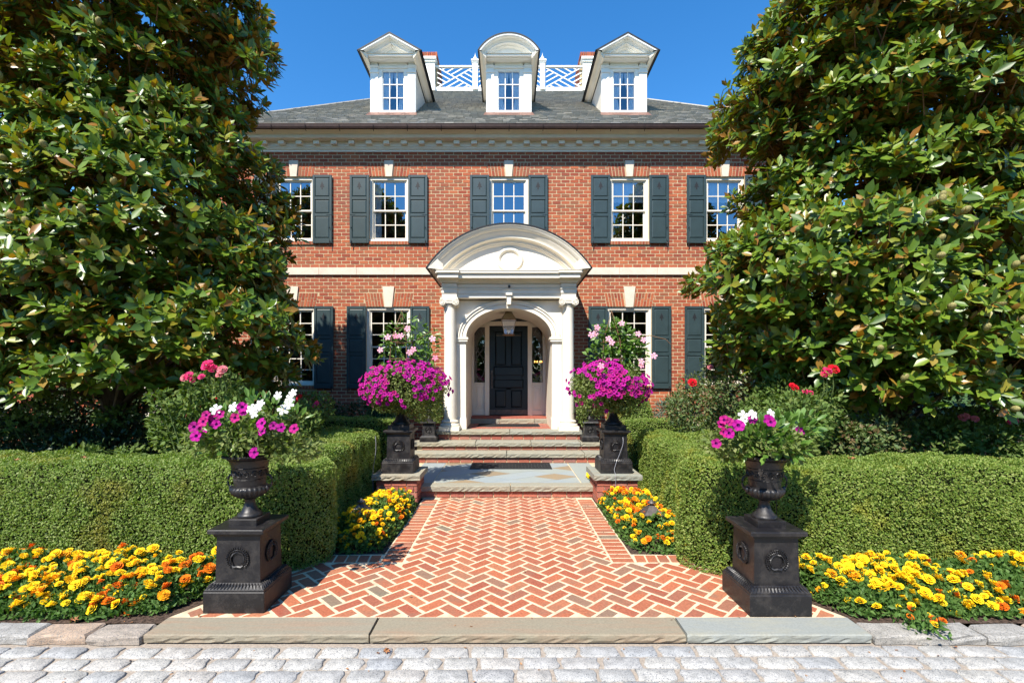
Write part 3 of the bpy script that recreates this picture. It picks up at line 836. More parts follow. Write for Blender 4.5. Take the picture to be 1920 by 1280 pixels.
# ---------------- shutters
def make_shutter(w_, h, panels, x, z, dogside):
    t = bpy.data.objects.new("shutter", None); COL.objects.link(t); t.parent = house; t.location = Vector((x, YW-.035, z)) - worigin(house)
    y0 = YW-.060; y1 = YW-.022
    b = MB(); s = .055
    b.box(x-w_/2, x-w_/2+s, y0, y1, z, z+h); b.box(x+w_/2-s, x+w_/2, y0, y1, z, z+h)
    zc = [z] ; 
    rails = [(z, z+.12)] + [(z+h*f-.035, z+h*f+.035) for f in panels] + [(z+h-.06, z+h)]
    for a, q in rails: b.box(x-w_/2+s, x+w_/2-s, y0, y1, a, q)
    bevel_mod(b.build("frame", M['shutter'], t), .004)
    for k in range(len(rails)-1):
        za, zb = rails[k][1], rails[k+1][0]; xa, xb = x-w_/2+s, x+w_/2-s
        p = MB(); q = .028
        p.box(xa, xb, y0+.020, y1, za, zb)
        v = [(xa+.004,y0+.020,za+.004),(xb-.004,y0+.020,za+.004),(xb-.004,y0+.020,zb-.004),(xa+.004,y0+.020,zb-.004),
             (xa+q,y0+.006,za+q),(xb-q,y0+.006,za+q),(xb-q,y0+.006,zb-q),(xa+q,y0+.006,zb-q)]
        p.add(v, [(0,1,5,4),(1,2,6,5),(2,3,7,6),(3,0,4,7),(4,5,6,7)])
        p.build("panel", M['shutter'], t)
        if k == len(rails)-2:      # dark tree shape set on the panel for the shade of an opening
            c = MB(); zc_ = zb-.19; P = [(a_*1.35, b_*1.25) for a_, b_ in ((-.010,-.075),(.010,-.075),(.012,-.030),(.042,-.038),(.022,.002),(.030,.006),(.012,.036),(.0,.075),(-.012,.036),(-.030,.006),(-.022,.002),(-.042,-.038),(-.012,-.030))]
            c.extr_y([(x+a, zc_+d) for a, d in P], y0+.0035, y0+.0065); c.build("dark_tree_patch", M['roofing'], t)
    hb = MB(); sg = dogside
    hb.box(min(x+sg*w_/2, x+sg*(w_/2-.13)), max(x+sg*w_/2, x+sg*(w_/2-.13)), y0-.006, y0-.001, z+h*.415, z+h*.415+.022)
    hb.build("strap", M['shutter'], t)
    dg = MB(); X = x+sg*(w_/2-.045)
    dg.tube([(X,y0-.012,z+.05),(X+sg*.004,y0-.016,z-.01),(X+sg*.012,y0-.008,z-.06),(X+sg*.004,y0-.010,z-.10)], [.014,.011,.011,.006], 5)
    dg.tube([(X,y0-.008,z+h*.22),(X,y0-.020,z+h*.22+.004)], .020, 6)
    dg.build("shutter_dog", M['dark_metal'], t)
    return t
shw = .46
for i, (x0,x1,z0,z1) in enumerate(UP):
    h = 1.63; zz = wz(457)
    for s in (-1,1): make_shutter(shw, h, (.415,.66), (x0 if s < 0 else x1)+s*(shw/2-.006), zz, s)
for i, (x0,x1,z0,z1) in enumerate(LOW):
    h = 1.965; zz = wz(728)
    for s in (-1,1): make_shutter(shw, h, (.415,.62), (x0 if s < 0 else x1)+s*(shw/2-.006), zz, s)

# ---------------- cornice, gutter
def xprof(b, prof, x0, x1, mit=True):
    """profile of (y,z) run along x, returning round the corners at 45 degrees"""
    rows = []
    for (yy, z) in prof:
        o = YW - yy if mit else 0
        rows.append([(x0-o, YW+9, z), (x0-o, yy, z), (x1+o, yy, z), (x1+o, YW+9, z)])
    b.strip(rows); return b
c = MB()
xprof(c, [(11.43,7.165),(11.375,7.168),(11.375,7.205),(11.355,7.215),(11.345,7.235),(11.335,7.238),(11.335,7.262),(11.32,7.268),(11.32,7.385)], WL, WR)
xprof(c, [(11.32,7.385),(11.13,7.385),(11.13,7.395),(11.12,7.398),(11.12,7.452),(11.10,7.460),(11.085,7.466),(11.07,7.478),(11.04,7.50),(11.00,7.53),(10.96,7.54),(10.955,7.56)], WL, WR)
c.build("cornice", M['trim'], house)
x = HX - 7.25; dm = MB(); dm.bevbox(-.07, .07, -.10, 0, -.095, 0, .006); dme = dm.mesh("modillion", [M['trim']])
i = -18
while i <= 18:
    X = HX + .005 + i*.4155; put("modillion", dme, (X, 11.322, 7.384), house); i += 1
gt = MB(); xprof(gt, [(10.985,7.50),(10.955,7.485),(10.905,7.49),(10.89,7.53),(10.885,7.575),(10.875,7.578),(10.878,7.586),(10.895,7.586),(10.90,7.56),(10.95,7.53)], WL, WR)
M['copper_dark'] = plain("dark_copper", (.055,.032,.026), .5, .4, .4, 9, .25)
gt.build("gutter", M['copper_dark'], house)
gb = MB()
for i in range(-9, 10):
    X = HX+i*.78; gb.tube([(X,10.95,7.44),(X,10.90,7.478),(X,10.88,7.50),(X,10.874,7.56)], .007, 4)
gb.build("gutter_bracket", M['copper_dark'], house)

# ---------------- roof with slates
EX, DX, EY, DY, EZ, DZ = 7.72, 2.56, 10.93, 16.5, 7.565, 11.69
rf = MB()
rb = [(HX-EX,EY,EZ),(HX+EX,EY,EZ),(HX+DX,DY,DZ),(HX-DX,DY,DZ),(HX-EX,YW+9.4,EZ),(HX+EX,YW+9.4,EZ),(HX+DX,DY+1.0,DZ),(HX-DX,DY+1.0,DZ)]
rf.add([(p[0],p[1],p[2]-.012) for p in rb], [(0,1,2,3),(4,0,3,7),(1,5,6,2),(5,4,7,6),(3,2,6,7)])
roof = rf.build("roof", M['roofing'], house)
SLO = math.hypot(DY-EY, DZ-EZ); uy, uz = (DY-EY)/SLO, (DZ-EZ)/SLO; ny, nz = -uz, uy
def roofz(Y): return EZ + (Y-EY)*(DZ-EZ)/(DY-EY)
sl = MB(); s = 0; r_ = 0; expo = .19
while s < SLO - .02:
    half = EX + (DX-EX)*(s/SLO); off = .1*(r_ % 2) + gg.uniform(-.02,.02)
    x = -half - .1 + off
    while x < half:
        w_ = .2 + gg.uniform(-.045,.045); xa, xb = max(x, -half), min(x+w_-.010, half)
        if xb - xa > .03:
            s1 = min(s+expo*1.18, SLO); th = .020 + gg.uniform(0,.012); dr = gg.uniform(-.01,.006)
            def P(X, S, o): return (HX+X, EY+uy*S+ny*o, EZ+uz*S+nz*o)
            sl.cr = gg.random()
            v = [P(xa,s+dr,th+.006),P(xb,s+dr,th+.006),P(xb,s1,.002),P(xa,s1,.002),P(xa,s+dr,.0),P(xb,s+dr,.0)]
            sl.add(v, [(0,1,2,3),(4,5,1,0),(5,2,1),(4,0,3)])
        x += w_
    s += expo; r_ += 1
tag(sl.build("slates", M['slate'], roof), kind='stuff')
for sx in (-1,1):
    hp = MB(); hp.tube([(HX+sx*EX,EY+.02,EZ+.02),(HX+sx*DX,DY,DZ+.02)], .035, 6); hp.build("hip_ridge", M['slate'], roof)

# ---------------- dormers
DF = 12.28
def dormer(cx, arched, lean):
    t = bpy.data.objects.new("dormer", None); COL.objects.link(t); t.parent = house; t.location = Vector((cx, DF, 8.5)) - worigin(house)
    y = DF; zb = 8.585; hw = .585
    # cheeks and body
    b = MB(); b.box(cx-hw+.03, cx-.30, y+.06, y+2.2, zb-.3, 9.80); b.box(cx+.30, cx+hw-.03, y+.06, y+2.2, zb-.3, 9.80)
    b.box(cx-.3, cx+.3, y+.06, y+2.2, 9.72, 9.80); b.box(cx-.3,cx+.3,y+.06,y+.3,zb-.3,8.66)
    b.build("cheek_wall", M['trim'], t)
    for s in (-1,1):
        b = MB()
        xa, xb = (cx-hw, cx-hw+.20) if s < 0 else (cx+hw-.20, cx+hw)
        b.bevbox(xa, xb, y-.03, y+.07, zb, 9.62, .006); b.box(xa-.015, xb+.015, y-.05, y+.07, 9.62, 9.66)
        b.box(xa, xb, y-.03, y+.07, 9.66, 9.75); b.box(xa-.01, xb+.01, y-.045, y+.07, 9.75, 9.775); b.box(xa-.018, xb+.018, y-.06, y+.07, 9.775, 9.80)
        b.box(xa+.015, xb-.015, y-.034, y+.05, 9.80, 9.90)
        b.build("pilaster", M['white'], t)
    b = MB(); b.box(cx-hw+.2, cx+hw-.2, y-.035, y+.07, 9.745, 9.775); b.box(cx-hw+.22, cx+hw-.22, y-.012, y+.08, 9.775, 9.905)
    b.box(cx-hw+.2, cx+hw-.2, y, y+.08, 9.69, 9.745); b.build("frieze", M['white'], t)
    # window
    wx0, wx1, wz0, wz1 = cx-.286, cx+.286, 8.66, 9.69
    b = MB(); b.box(cx-hw+.2, wx0, y-.005, y+.08, zb, 9.69); b.box(wx1, cx+hw-.2, y-.005, y+.08, zb, 9.69); b.box(wx0, wx1, y-.02, y+.08, zb, wz0)
    b.build("frame", M['white'], t)
    s = MB(); e = .022
    s.box(wx0, wx0+e, y+.02, y+.05, wz0, wz1); s.box(wx1-e, wx1, y+.02, y+.05, wz0, wz1); s.box(wx0+e, wx1-e, y+.02, y+.05, wz0, wz0+e); s.box(wx0+e, wx1-e, y+.02, y+.05, wz1-e, wz1)
    for c_ in (1,2): X = wx0+(wx1-wx0)*c_/3; s.box(X-.011, X+.011, y+.022, y+.048, wz0+e, wz1-e)
    for r in (1,2):
        Z = wz0+(wz1-wz0)*r/3
        for c_ in range(3): s.box(wx0+(wx1-wx0)*c_/3+(.011 if c_ else e), wx0+(wx1-wx0)*(c_+1)/3-(.011 if c_ < 2 else e), y+.022, y+.048, Z-.011, Z+.011)
    s.build("sash", M['white'], t)
    for c_ in range(3):
        for r in range(3):
            xa, xb = wx0+(wx1-wx0)*c_/3, wx0+(wx1-wx0)*(c_+1)/3; za, zb_ = wz0+(wz1-wz0)*r/3, wz0+(wz1-wz0)*(r+1)/3
            p = MB(); p.add([(xa,y+.033,za),(xb,y+.033,za),(xb,y+.033,zb_),(xa,y+.033,zb_)], [(0,1,2,3)]); p.build("pane", M['pane_dormer'], t)
    r = MB(); r.box(cx-.29, cx+.29, y+.35, y+2.0, 8.62, 9.71, 'f'); r.build("room_lining", M['room'], t)
    for s_ in (-1,1):
        c_ = MB(); n = 12; rows = []
        for f, wd in ((0,.28),(.3,.25),(.55,.18),(.68,.13),(.8,.15),(1,.19)):
            rows.append([(cx+s_*(.285-wd*i/n), y+.068+.010*math.sin(i*2.0), wz1-(wz1-wz0)*f) for i in range(n+1)])
        c_.strip(rows); c_.build("curtain", M['curtain'], t, smooth=True)
    # horizontal cornice
    yf = y-.40
    b = MB(); b.box(cx-.62, cx+.62, yf+.13, y+.05, 9.90, 9.945); b.box(cx-.60, cx+.60, yf+.20, y+.05, 9.885, 9.90)
    b.add([(cx-.635,yf+.10,9.945),(cx+.635,yf+.10,9.945),(cx+.635,y,9.972),(cx-.635,y,9.972)], [(0,1,2,3)])
    b.build("cornice", M['white'], t)
    # pediment profile swept round the front edge, and roof running back into the slates
    ZE, ZA, HW = 9.955, 10.37, .745
    if arched:
        rad = (HW**2+(ZA-ZE)**2)/(2*(ZA-ZE)); zc = ZA-rad
        def curve(d, n=24):
            r = rad-d; zcut = ZE-.0; k = min(1, max(-1, (zcut-zc)/r)); th = math.acos(k)
            return [(cx+r*math.sin(-th+2*th*i/n), zc+r*math.cos(-th+2*th*i/n)) for i in range(n+1)]
    else:
        m = (ZA-ZE)/HW; q = math.hypot(1, m)
        def curve(d, n=2):
            za = ZA-d*q; hwd = (za-ZE)/m
            return [(cx-hwd, ZE), (cx, za), (cx+hwd, ZE)]
    def sweep(b, prof):
        rows = [[(p[0], yy, p[1]) for p in curve(d)] for d, yy in prof]
        b.strip([r[::-1] for r in rows])
    b = MB(); sweep(b, [(.0,yf),(.035,yf+.005),(.05,yf+.02),(.055,yf+.10),(.09,yf+.13),(.10,yf+.14),(.125,yf+.145),(.13,yf+.22),(.155,yf+.24),(.17,yf+.30)])
    b.build("raking_cornice", M['white'], t)
    b = MB(); tp = curve(.15); tp = [(p[0], yf+.30, p[1]) for p in tp]; b.add(tp, [tuple(range(len(tp)))[::-1]]); b.build("tympanum", M['white'], t)
    b = MB(); Yb = 15.2
    outer = curve(-.034); inner = curve(.0)
    rows = [[(p[0],yf-.006,p[1]) for p in inner], [(p[0],yf-.006,p[1]) for p in outer], [(p[0],Yb,p[1]) for p in outer]]
    b.strip([r[::-1] for r in rows]); 
    # eave returns (thin dark drip edges)
    for s_ in (-1,1):
        X = cx+s_*(HW+.018); b.box(X-.018, X+.018, yf-.006, 14.35, ZE-.02, ZE+.012)
    b.build("dormer_roof", M['roofing'], t)
    for s_ in (-1,1):
        b = MB()
        xa, xb = (cx-HW, cx-hw) if s_ < 0 else (cx+hw, cx+HW)
        xi, xo = cx+s_*(hw-.01), cx+s_*(HW-.004)
        b.strip([[(xi,yf+.12,9.82),(xi,14.3,9.82)],[(xi+s_*.05,yf+.08,9.84),(xi+s_*.05,14.3,9.84)],[(xo-s_*.05,yf+.03,9.93),(xo-s_*.05,14.3,9.93)],[(xo,yf+.005,9.945),(xo,14.3,9.945)]])
        b.add([(xi,yf+.12,9.82),(xo,yf+.005,9.945),(xi,yf+.12,9.955)], [(0,1,2)] if s_ > 0 else [(2,1,0)])
        b.build("eave_soffit", M['trim'], t)
    b = MB(); zz = roofz(y-.18)
    b.add([(cx-hw-.07,y-.26,roofz(y-.26)+.022),(cx+hw+.07,y-.26,roofz(y-.26)+.022),(cx+hw+.03,y-.045,zb+.004),(cx-hw-.03,y-.045,zb+.004)], [(0,1,2,3)])
    b.box(cx-hw-.02, cx+hw+.02, y-.055, y+.0, zb-.16, zb+.002)
    b.build("copper_apron", M['copper'], t)
    return t
dormer(-2.965, False, -1); dormer(HX, True, 0); dormer(3.01, False, 1)

# ---------------- roof deck: balustrade, piers, chimneys
bal = bpy.data.objects.new("balustrade", None); COL.objects.link(bal); bal.parent = house; bal.location = Vector((HX, DY, DZ)) - worigin(house)
BY = DY
def bx(p): return px(p, BY)
def bz(p): return pz(p, BY)
b = MB(); b.box(bx(816), bx(1094), BY-.03, BY+.04, bz(172)-.03, bz(164.5)); b.box(bx(816), bx(1094), BY-.04, BY+.05, bz(127), bz(124.2)); b.build("rail", M['white'], bal)
def post(xp):
    b = MB(); x = bx(xp); b.box(x-.085, x+.085, BY-.09, BY+.09, bz(170), bz(120)); b.box(x-.11, x+.11, BY-.11, BY+.11, bz(120), bz(118))
    b.box(x-.13, x+.13, BY-.13, BY+.13, bz(118), bz(115)); o = b.build("post", M['white'], bal)
    f = MB(); z = bz(115); f.lathe([(.0,z),(.05,z),(.03,z+.02),(.075,z+.07),(.07,z+.11),(.03,z+.145),(.02,z+.16),(.028,z+.175),(.012,z+.21),(.0,z+.30)], x, BY, 10)
    f.build("finial", M['white'], bal, smooth=True)
post(891); post(1017)
def lattice(xa, xb, mir):
    za, zb = bz(164.5), bz(127); W = xb-xa; H = zb-za; b = MB(); th_ = .017
    def bar(p, q):
        L = math.hypot(q[0]-p[0], q[1]-p[1]); nx_, nz_ = -(q[1]-p[1])/L*th_, (q[0]-p[0])/L*th_
        dy_ = .004 if (q[1]-p[1])*(q[0]-p[0]) > 0 else 0
        P = [(p[0]-nx_,p[1]-nz_),(q[0]-nx_,q[1]-nz_),(q[0]+nx_,q[1]+nz_),(p[0]+nx_,p[1]+nz_)]
        b.extr_y(P, BY-.012+dy_, BY+.014+dy_)
    def C(u, v): return (xa+(1-u if mir else u)*W, za+v*H)
    bar(C(0,0), C(1,1)); bar(C(0,1), C(1,0))
    for k in (.25,.5,.75):
        bar(C(0,1-k), C((1-k)/2,(1-k)/2)); bar(C((1+k)/2,(1+k)/2), C(1,k))
        bar(C((1-k)/2,(1+k)/2), C(1-k,1)); bar(C(k,0), C((1+k)/2,(1-k)/2))
    b.build("lattice", M['white'], bal)
lattice(bx(820), bx(886.5), False); lattice(bx(895.5), bx(952.5), True); lattice(bx(955.5), bx(1012.5), False); lattice(bx(1021.5), bx(1090), True)
def chimney(xp, s):
    t = bpy.data.objects.new("chimney", None); COL.objects.link(t); t.parent = house; x = bx(xp); t.location = Vector((x, BY, DZ)) - worigin(house)
    b = MB(); b.box(x-.21, x+.21, BY-.12, BY+.10, bz(174), bz(121)); b.box(x-.23, x+.23, BY-.14, BY+.1, bz(174), bz(163)); b.box(x-.15, x-.11, BY-.135, BY-.12, bz(158), bz(126)); b.box(x+.11, x+.15, BY-.135, BY-.12, bz(158), bz(126))
    b.box(x-.11, x+.11, BY-.135, BY-.12, bz(128), bz(126)); b.box(x-.11, x+.11, BY-.135, BY-.12, bz(160), bz(158))
    b.box(x-.24, x+.24, BY-.16, BY+.1, bz(121), bz(117)); b.box(x-.27, x+.27, BY-.2, BY+.1, bz(117), bz(112.5)); b.build("panelled_pier", M['white'], t)
    cxc = x + (-.0)*s
    b = MB(); b.box(cxc-.29, cxc+.29, BY+.102, BY+1.2, DZ-1, bz(110)); b.build("stack", M['mortar'], t)
    b = MB(); z = DZ-.5; k = 0
    while z < bz(110)-.06:
        q = BY+.11 + (k % 2)*.1
        while q < BY+1.1:
            for sx, X in ((-1,cxc-.29),(1,cxc+.29)): b.cr = gg.random(); b.box(min(X,X+sx*.008), max(X,X+sx*.008), q, q+.2, z, z+.07)
            q += .215
        z += .0845; k += 1
    xq = cxc-.30
    while xq < cxc+.28: b.cr = gg.random(); b.box(xq, xq+.062, BY-.12, BY+1.22, bz(110), bz(103)+.02); xq += .076
    b.build("chimney_brickwork", M['wall_brick'], t)['kind'] = 'stuff'
chimney(804.5, -1); chimney(1103.5, 1)

# ---------------- far side wing seen through the magnolia
wg = bpy.data.objects.new("side_wing", None); COL.objects.link(wg); wg.parent = house; wg.location = Vector((-10, 12.6, 0)) - worigin(house)
b = MB(); b.box(-14.5, WL-.01, 12.7, 18, 0, 4.3); b.build("wall", M['wall_brick'], wg)
b = MB()
for X in (-9.35,): b.box(X-.24, X+.24, 12.52, 12.70, 0, 3.4)
b.box(-14.7, WL-.01, 12.5, 12.70, 4.1, 4.32); b.build("porch_column", M['trim'], wg)
b = MB(); b.add([(-14.9,12.1,4.3),(WL-.01,12.1,4.3),(WL-.01,15.5,6.7),(-14.9,15.5,6.7),(-14.9,18.5,4.3),(WL-.01,18.5,4.3)], [(0,1,2,3),(3,2,5,4),(0,3,4)]); b.build("roof", M['slate'], wg)
b = MB(); P = [(-9.6,4.3),(-8.0,4.3),(-8.8,5.5)]; b.extr_y(P, 11.9, 12.05); b.build("gable", M['trim'], wg)
b = MB(); b.add([(-9.8,11.8,4.25),(-8.8,11.8,5.65),(-8.8,14,5.65),(-9.8,14,4.25)], [(0,1,2,3)]); b.add([(-7.8,11.8,4.25),(-8.8,11.8,5.65),(-8.8,14,5.65),(-7.8,14,4.25)], [(3,2,1,0)]); b.build("gable_roof", M['slate'], wg)
# ================================================================ PORTICO
CX = .025
por = bpy.data.objects.new("portico", None); COL.objects.link(por); por.parent = house; por.location = Vector((CX, 9.65, .70)) - worigin(house)
def arc(cx, cz, a, bq, t0, t1, n): return [(cx+a*math.cos(t0+(t1-t0)*i/n), cz+bq*math.sin(t0+(t1-t0)*i/n)) for i in range(n+1)]
# columns with ionic capitals
cl = MB()
r0, r1 = .128, .108
prof = [(.19,.785),(.20,.80),(.19,.83),(.165,.835),(.155,.85),(.165,.865),(.172,.88),(.160,.895),(.140,.90),(.136,.915)]
zz0, zz1 = .915, 3.195
for i in range(11):
    t = i/10; prof.append((r0 - (r0-r1)*t**1.7, zz0+(zz1-zz0)*t))
prof += [(.120,3.20),(.122,3.215),(.110,3.222),(.112,3.30)]
cl.lathe(prof, 0, 0, 40)
shaft_me = cl.mesh("column_shaft", [M['trim']], smooth=True); sharpen(shaft_me, 35)
pb = MB(); pb.bevbox(-.205,.205,-.205,.205,.70,.785,.004); plinth_me = pb.mesh("plinth", [M['trim']])
cp = MB()
cp.bevbox(-.175,.175,-.15,.15,3.335,3.372,.008); cp.box(-.13,.13,-.135,.135,3.235,3.335)
for s in (-1,1):       # volutes as rolled scrolls
    for yy in (-.162, .10):
        X = s*.128; Z = 3.272
        for k, (rr, dpt) in enumerate(((.068,.0),(.050,-.010),(.030,-.018),(.012,-.026))):
            P = arc(X, Z, rr, rr, 0, 2*math.pi, 18)[:-1]; cp.extr_y(P, yy+dpt, yy+.06)
        sp = []
        for i in range(40):
            a = i/39*4.2*math.pi; rr = .070-.058*i/39; sp.append((X+s*-1*rr*math.cos(a+1.57), yy-.012-.012*(i/39), Z+rr*math.sin(a+1.57)))
        cp.tube(sp, .0075, 5)
    cp.tube([(s*.128,-.11,3.272),(s*.128,0,3.272),(s*.128,.11,3.272)], [.066,.045,.066], 12)
for i in range(-3,4): cp.lathe([(0,3.245),(.016,3.255),(.018,3.285),(.0,3.305)], i*.026, -.142, 6)
cp.box(-.12,.12,-.158,-.13,3.308,3.328)
cap_me = cp.mesh("capital", [M['trim']])
for s in (-1,1):
    t = por; X = CX+s*1.198
    for nm, me in (("column_shaft", shaft_me), ("plinth", plinth_me), ("capital", cap_me)): put(nm, me, (X, 9.66, 0), t)
# arch piers, spandrel, arch
sp = MB(); AW, AH, ZS = .885, .60, 2.595
Y0, Y1 = 9.80, 9.96
n = 28; inner = arc(CX, ZS, AW, AH, math.pi, 0, n)
top = 3.35; outer = []
for i, (x, z) in enumerate(inner):
    outer.append((x, top))
for i in range(n):
    (xa, za), (xb, zb) = inner[i], inner[i+1]
    sp.add([(xa,Y0,za),(xb,Y0,zb),(xb,Y0,top),(xa,Y0,top)], [(0,1,2,3)])
    sp.add([(xa,Y0,za),(xb,Y0,zb),(xb,Y1,zb),(xa,Y1,za)], [(3,2,1,0)])
sp.box(CX-1.34, CX-AW, Y0, Y1, ZS, top); sp.box(CX+AW, CX+1.34, Y0, Y1, ZS, top)
sp.build("arch_spandrel", M['trim'], por)
ar = MB()
def band(a0, a1, y0, y1):
    o = arc(CX, ZS, AW+a1, AH+a1, math.pi, 0, n); q = arc(CX, ZS, AW+a0, AH+a0, math.pi, 0, n)
    ar.strip([[(x,y1,z) for x,z in q],[(x,y0,z) for x,z in q],[(x,y0,z) for x,z in o],[(x,y1,z) for x,z in o]])
band(-.004,.075,9.765,9.83); band(.082,.135,9.745,9.81); band(.135,.158,9.722,9.81)
ar.build("archivolt", M['trim'], por, auto=30)
for s in (-1,1):
    pl = MB()
    a, b_ = CX+s*AW, CX+s*1.09
    xa, xb = min(a,b_), max(a,b_)
    pl.box(xa, xb, 9.78, 11.38, .93, 2.475); pl.box(xa-.012, xb+.012, 9.755, 9.97, .70, .915); pl.box(xa-.006,xb+.006,9.765,9.97,.915,.935)
    pl.box(xa-.015, xb+.015, 9.755, 9.98, 2.475, 2.50); pl.box(xa-.035, xb+.035, 9.735, 9.99, 2.50, 2.545); pl.box(xa-.05, xb+.05, 9.72, 10.0, 2.545, 2.59)
    pl.box(xa, xb, 9.97, 11.38, .70, .93); pl.box(xa, xb, 9.99, 11.38, 2.475, 3.3)
    pl.box(CX+s*1.34-.02, CX+s*1.34+.02, 11.1, 11.38, .70, 3.35)
    bevel_mod(pl.build("arch_pier", M['trim'], por), .004)
vt = MB(); rows = [[(x,9.962,z) for x,z in inner],[(x,11.38,z) for x,z in inner]]; vt.strip(rows)
vt.build("vestibule_vault", M['trim'], por)
# entablature
en = MB(); HWE = 1.325
def layer(w_, yf, z0, z1, brk=.07, brkw=.17):
    en.box(CX-w_, CX+w_, yf, 11.38, z0, z1)
    if brk:
        for s in (-1,1):
            X = CX+s*1.198; en.box(X-brkw, X+brkw + 0, yf-brk, yf+.02, z0+.0005, z1-.0005)
layer(1.325, 9.60, 3.372, 3.455, .075, .150); layer(1.335, 9.585, 3.455, 3.535, .075, .158); layer(1.35, 9.565, 3.535, 3.556, .075, .172)
layer(1.315, 9.60, 3.556, 3.66, .075, .150)
# swelling frieze
for (xa, xb, yf) in ((CX-1.04, CX+1.04, 9.60),(CX-1.35,CX-1.046,9.525),(CX+1.046,CX+1.35,9.525)):
    en.strip([[(xa,yf+dy_,z),(xb,yf+dy_,z)] for dy_, z in ((.0,3.56),(-.020,3.585),(-.03,3.615),(-.022,3.645),(.0,3.665))])
layer(1.35, 9.54, 3.66, 3.69, .07, .175); layer(1.37, 9.50, 3.69, 3.725, .07, .19)
layer(1.42, 9.36, 3.725, 3.80, .05, .20); layer(1.435, 9.345, 3.80, 3.815, .05, .212); layer(1.45, 9.32, 3.815, 3.86, .05, .225); layer(1.46, 9.31, 3.86, 3.872, .05, .232)
bevel_mod(en.build("entablature", M['trim'], por), .003)
# segmental pediment
RO, ZCP, ZE_ = 1.925, 2.838, 3.90
def seg_curve(d, n=36, zc=None):
    r = RO-d; th = math.acos((ZE_-ZCP)/r); return [(CX+r*math.sin(-th+2*th*i/n), ZCP+r*math.cos(-th+2*th*i/n)) for i in range(n+1)]
pd = MB()
prof = [(.0,9.27),(.02,9.268),(.028,9.285),(.05,9.29),(.085,9.325),(.10,9.34),(.102,9.35),(.112,9.352),(.14,9.37),(.18,9.405),(.20,9.41),(.225,9.412),(.23,9.44),(.245,9.49),(.25,9.50),(.30,9.505),(.305,9.53),(.33,9.54),(.345,9.57)]
pd.strip([[(x,yy,z) for x,z in seg_curve(d)][::-1] for d, yy in prof])
pd.build("raking_cornice", M['trim'], por, auto=35)
ty = MB(); P = seg_curve(.33); ty.add([(x,9.57,z) for x,z in P], [tuple(range(len(P)))[::-1]])
ty.build("tympanum", M['trim'], por)
rg = MB()
for (ro, ri, y0) in ((.275,.205,9.545),(.205,.192,9.555)):
    n2 = 40; o = [(CX+.015+ro*.98*math.sin(a*2*math.pi/n2), 4.135+ro*.86*math.cos(a*2*math.pi/n2)) for a in range(n2+1)]
    q = [(CX+.015+ri*.98*math.sin(a*2*math.pi/n2), 4.135+ri*.86*math.cos(a*2*math.pi/n2)) for a in range(n2+1)]
    rg.strip([[(x,9.571,z) for x,z in o],[(x,y0,z) for x,z in o],[((x+x2)/2,y0-.012,(z+z2)/2) for (x,z),(x2,z2) in zip(o,q)],[(x,y0,z) for x,z in q],[(x,9.571,z) for x,z in q]])
rg.build("round_medallion", M['trim'], por, smooth=True)
rfb = MB(); o = seg_curve(-.022); q = seg_curve(0)
rfb.strip([[(x,9.255,z) for x,z in q],[(x,9.255,z) for x,z in o],[(x,11.39,z) for x,z in o]])
for s in (-1,1):
    X = CX+s*1.60
    rfb.box(X-.012, X+.012, 9.255, 11.39, ZE_-.015, ZE_+.02)
rfb.build("curved_roof", M['roofing'], por)
for s in (-1,1):
    es = MB()
    es.strip([[(CX+s*1.455,9.30,3.872),(CX+s*1.455,11.38,3.872)],[(CX+s*1.52,9.29,3.875),(CX+s*1.52,11.38,3.875)],[(CX+s*1.585,9.265,3.895),(CX+s*1.585,11.38,3.895)]])
    es.add([(CX+s*1.30,9.30,3.88),(CX+s*1.59,9.268,3.9),(CX+s*1.4,9.268,4.08),(CX+s*1.30,9.34,4.0)], [(0,1,2,3)])
    es.build("eave_soffit", M['trim'], por)
kc = MB(); kc.extr_y([(CX-.045,3.17),(CX+.045,3.17),(CX+.055,3.42),(CX-.055,3.42)], 9.66, 9.80); kc.box(CX-.065,CX+.065,9.53,9.8,3.42,3.47); kc.extr_y([(CX-.04,3.24),(CX+.04,3.24),(CX+.045,3.42),(CX-.045,3.42)], 9.56, 9.66)
kc.build("key_bracket", M['trim'], por)
lt = MB(); lt.lathe([(0,-.01),(.022,-.01),(.026,.0),(.026,.05),(0,.05)], 0, 0, 12)
me = lt.mesh("eyeball_light", [M['iron']]); o = put("eyeball_light", me, (CX+.005, 9.585, 3.595), por); o.rotation_euler = (R(90),0,0)

# ================================================================ FRONT DOOR WALL
dw = bpy.data.objects.new("door_surround", None); COL.objects.link(dw); dw.parent = house; dw.location = Vector((CX, 11.5, .84)) - worigin(house)
YD = 11.52
def dx_(p): return px(p, YD)
def dz_(p): return pz(p, YD)
b = MB(); zt = 3.28
x_o0, x_g0, x_g1, x_d0, x_d1, x_g2, x_g3, x_o1 = [dx_(v) for v in (878,889,909.5,917.5,989.5,997.3,1017.6,1028)]
zs_, zg0, zg1, zbar, ztop = dz_(778), dz_(716.7), dz_(613), dz_(610), dz_(605)
b.box(x_o0-.1, x_g0, YD-.03, YD+.10, zs_, zt); b.box(x_g1, x_d0, YD-.05, YD+.10, zs_, zt); b.box(x_d1, x_g2, YD-.05, YD+.10, zs_, zt); b.box(x_g3, x_o1+.1, YD-.03, YD+.10, zs_, zt)
b.box(x_o0-.1, x_o1+.1, YD-.08, YD+.09, zbar-.01, ztop+.02); b.box(x_g0, x_g1, YD-.02, YD+.08, zg1, zbar-.01); b.box(x_g2, x_g3, YD-.02, YD+.08, zg1, zbar-.01)
b.build("frame", M['trim'], dw)
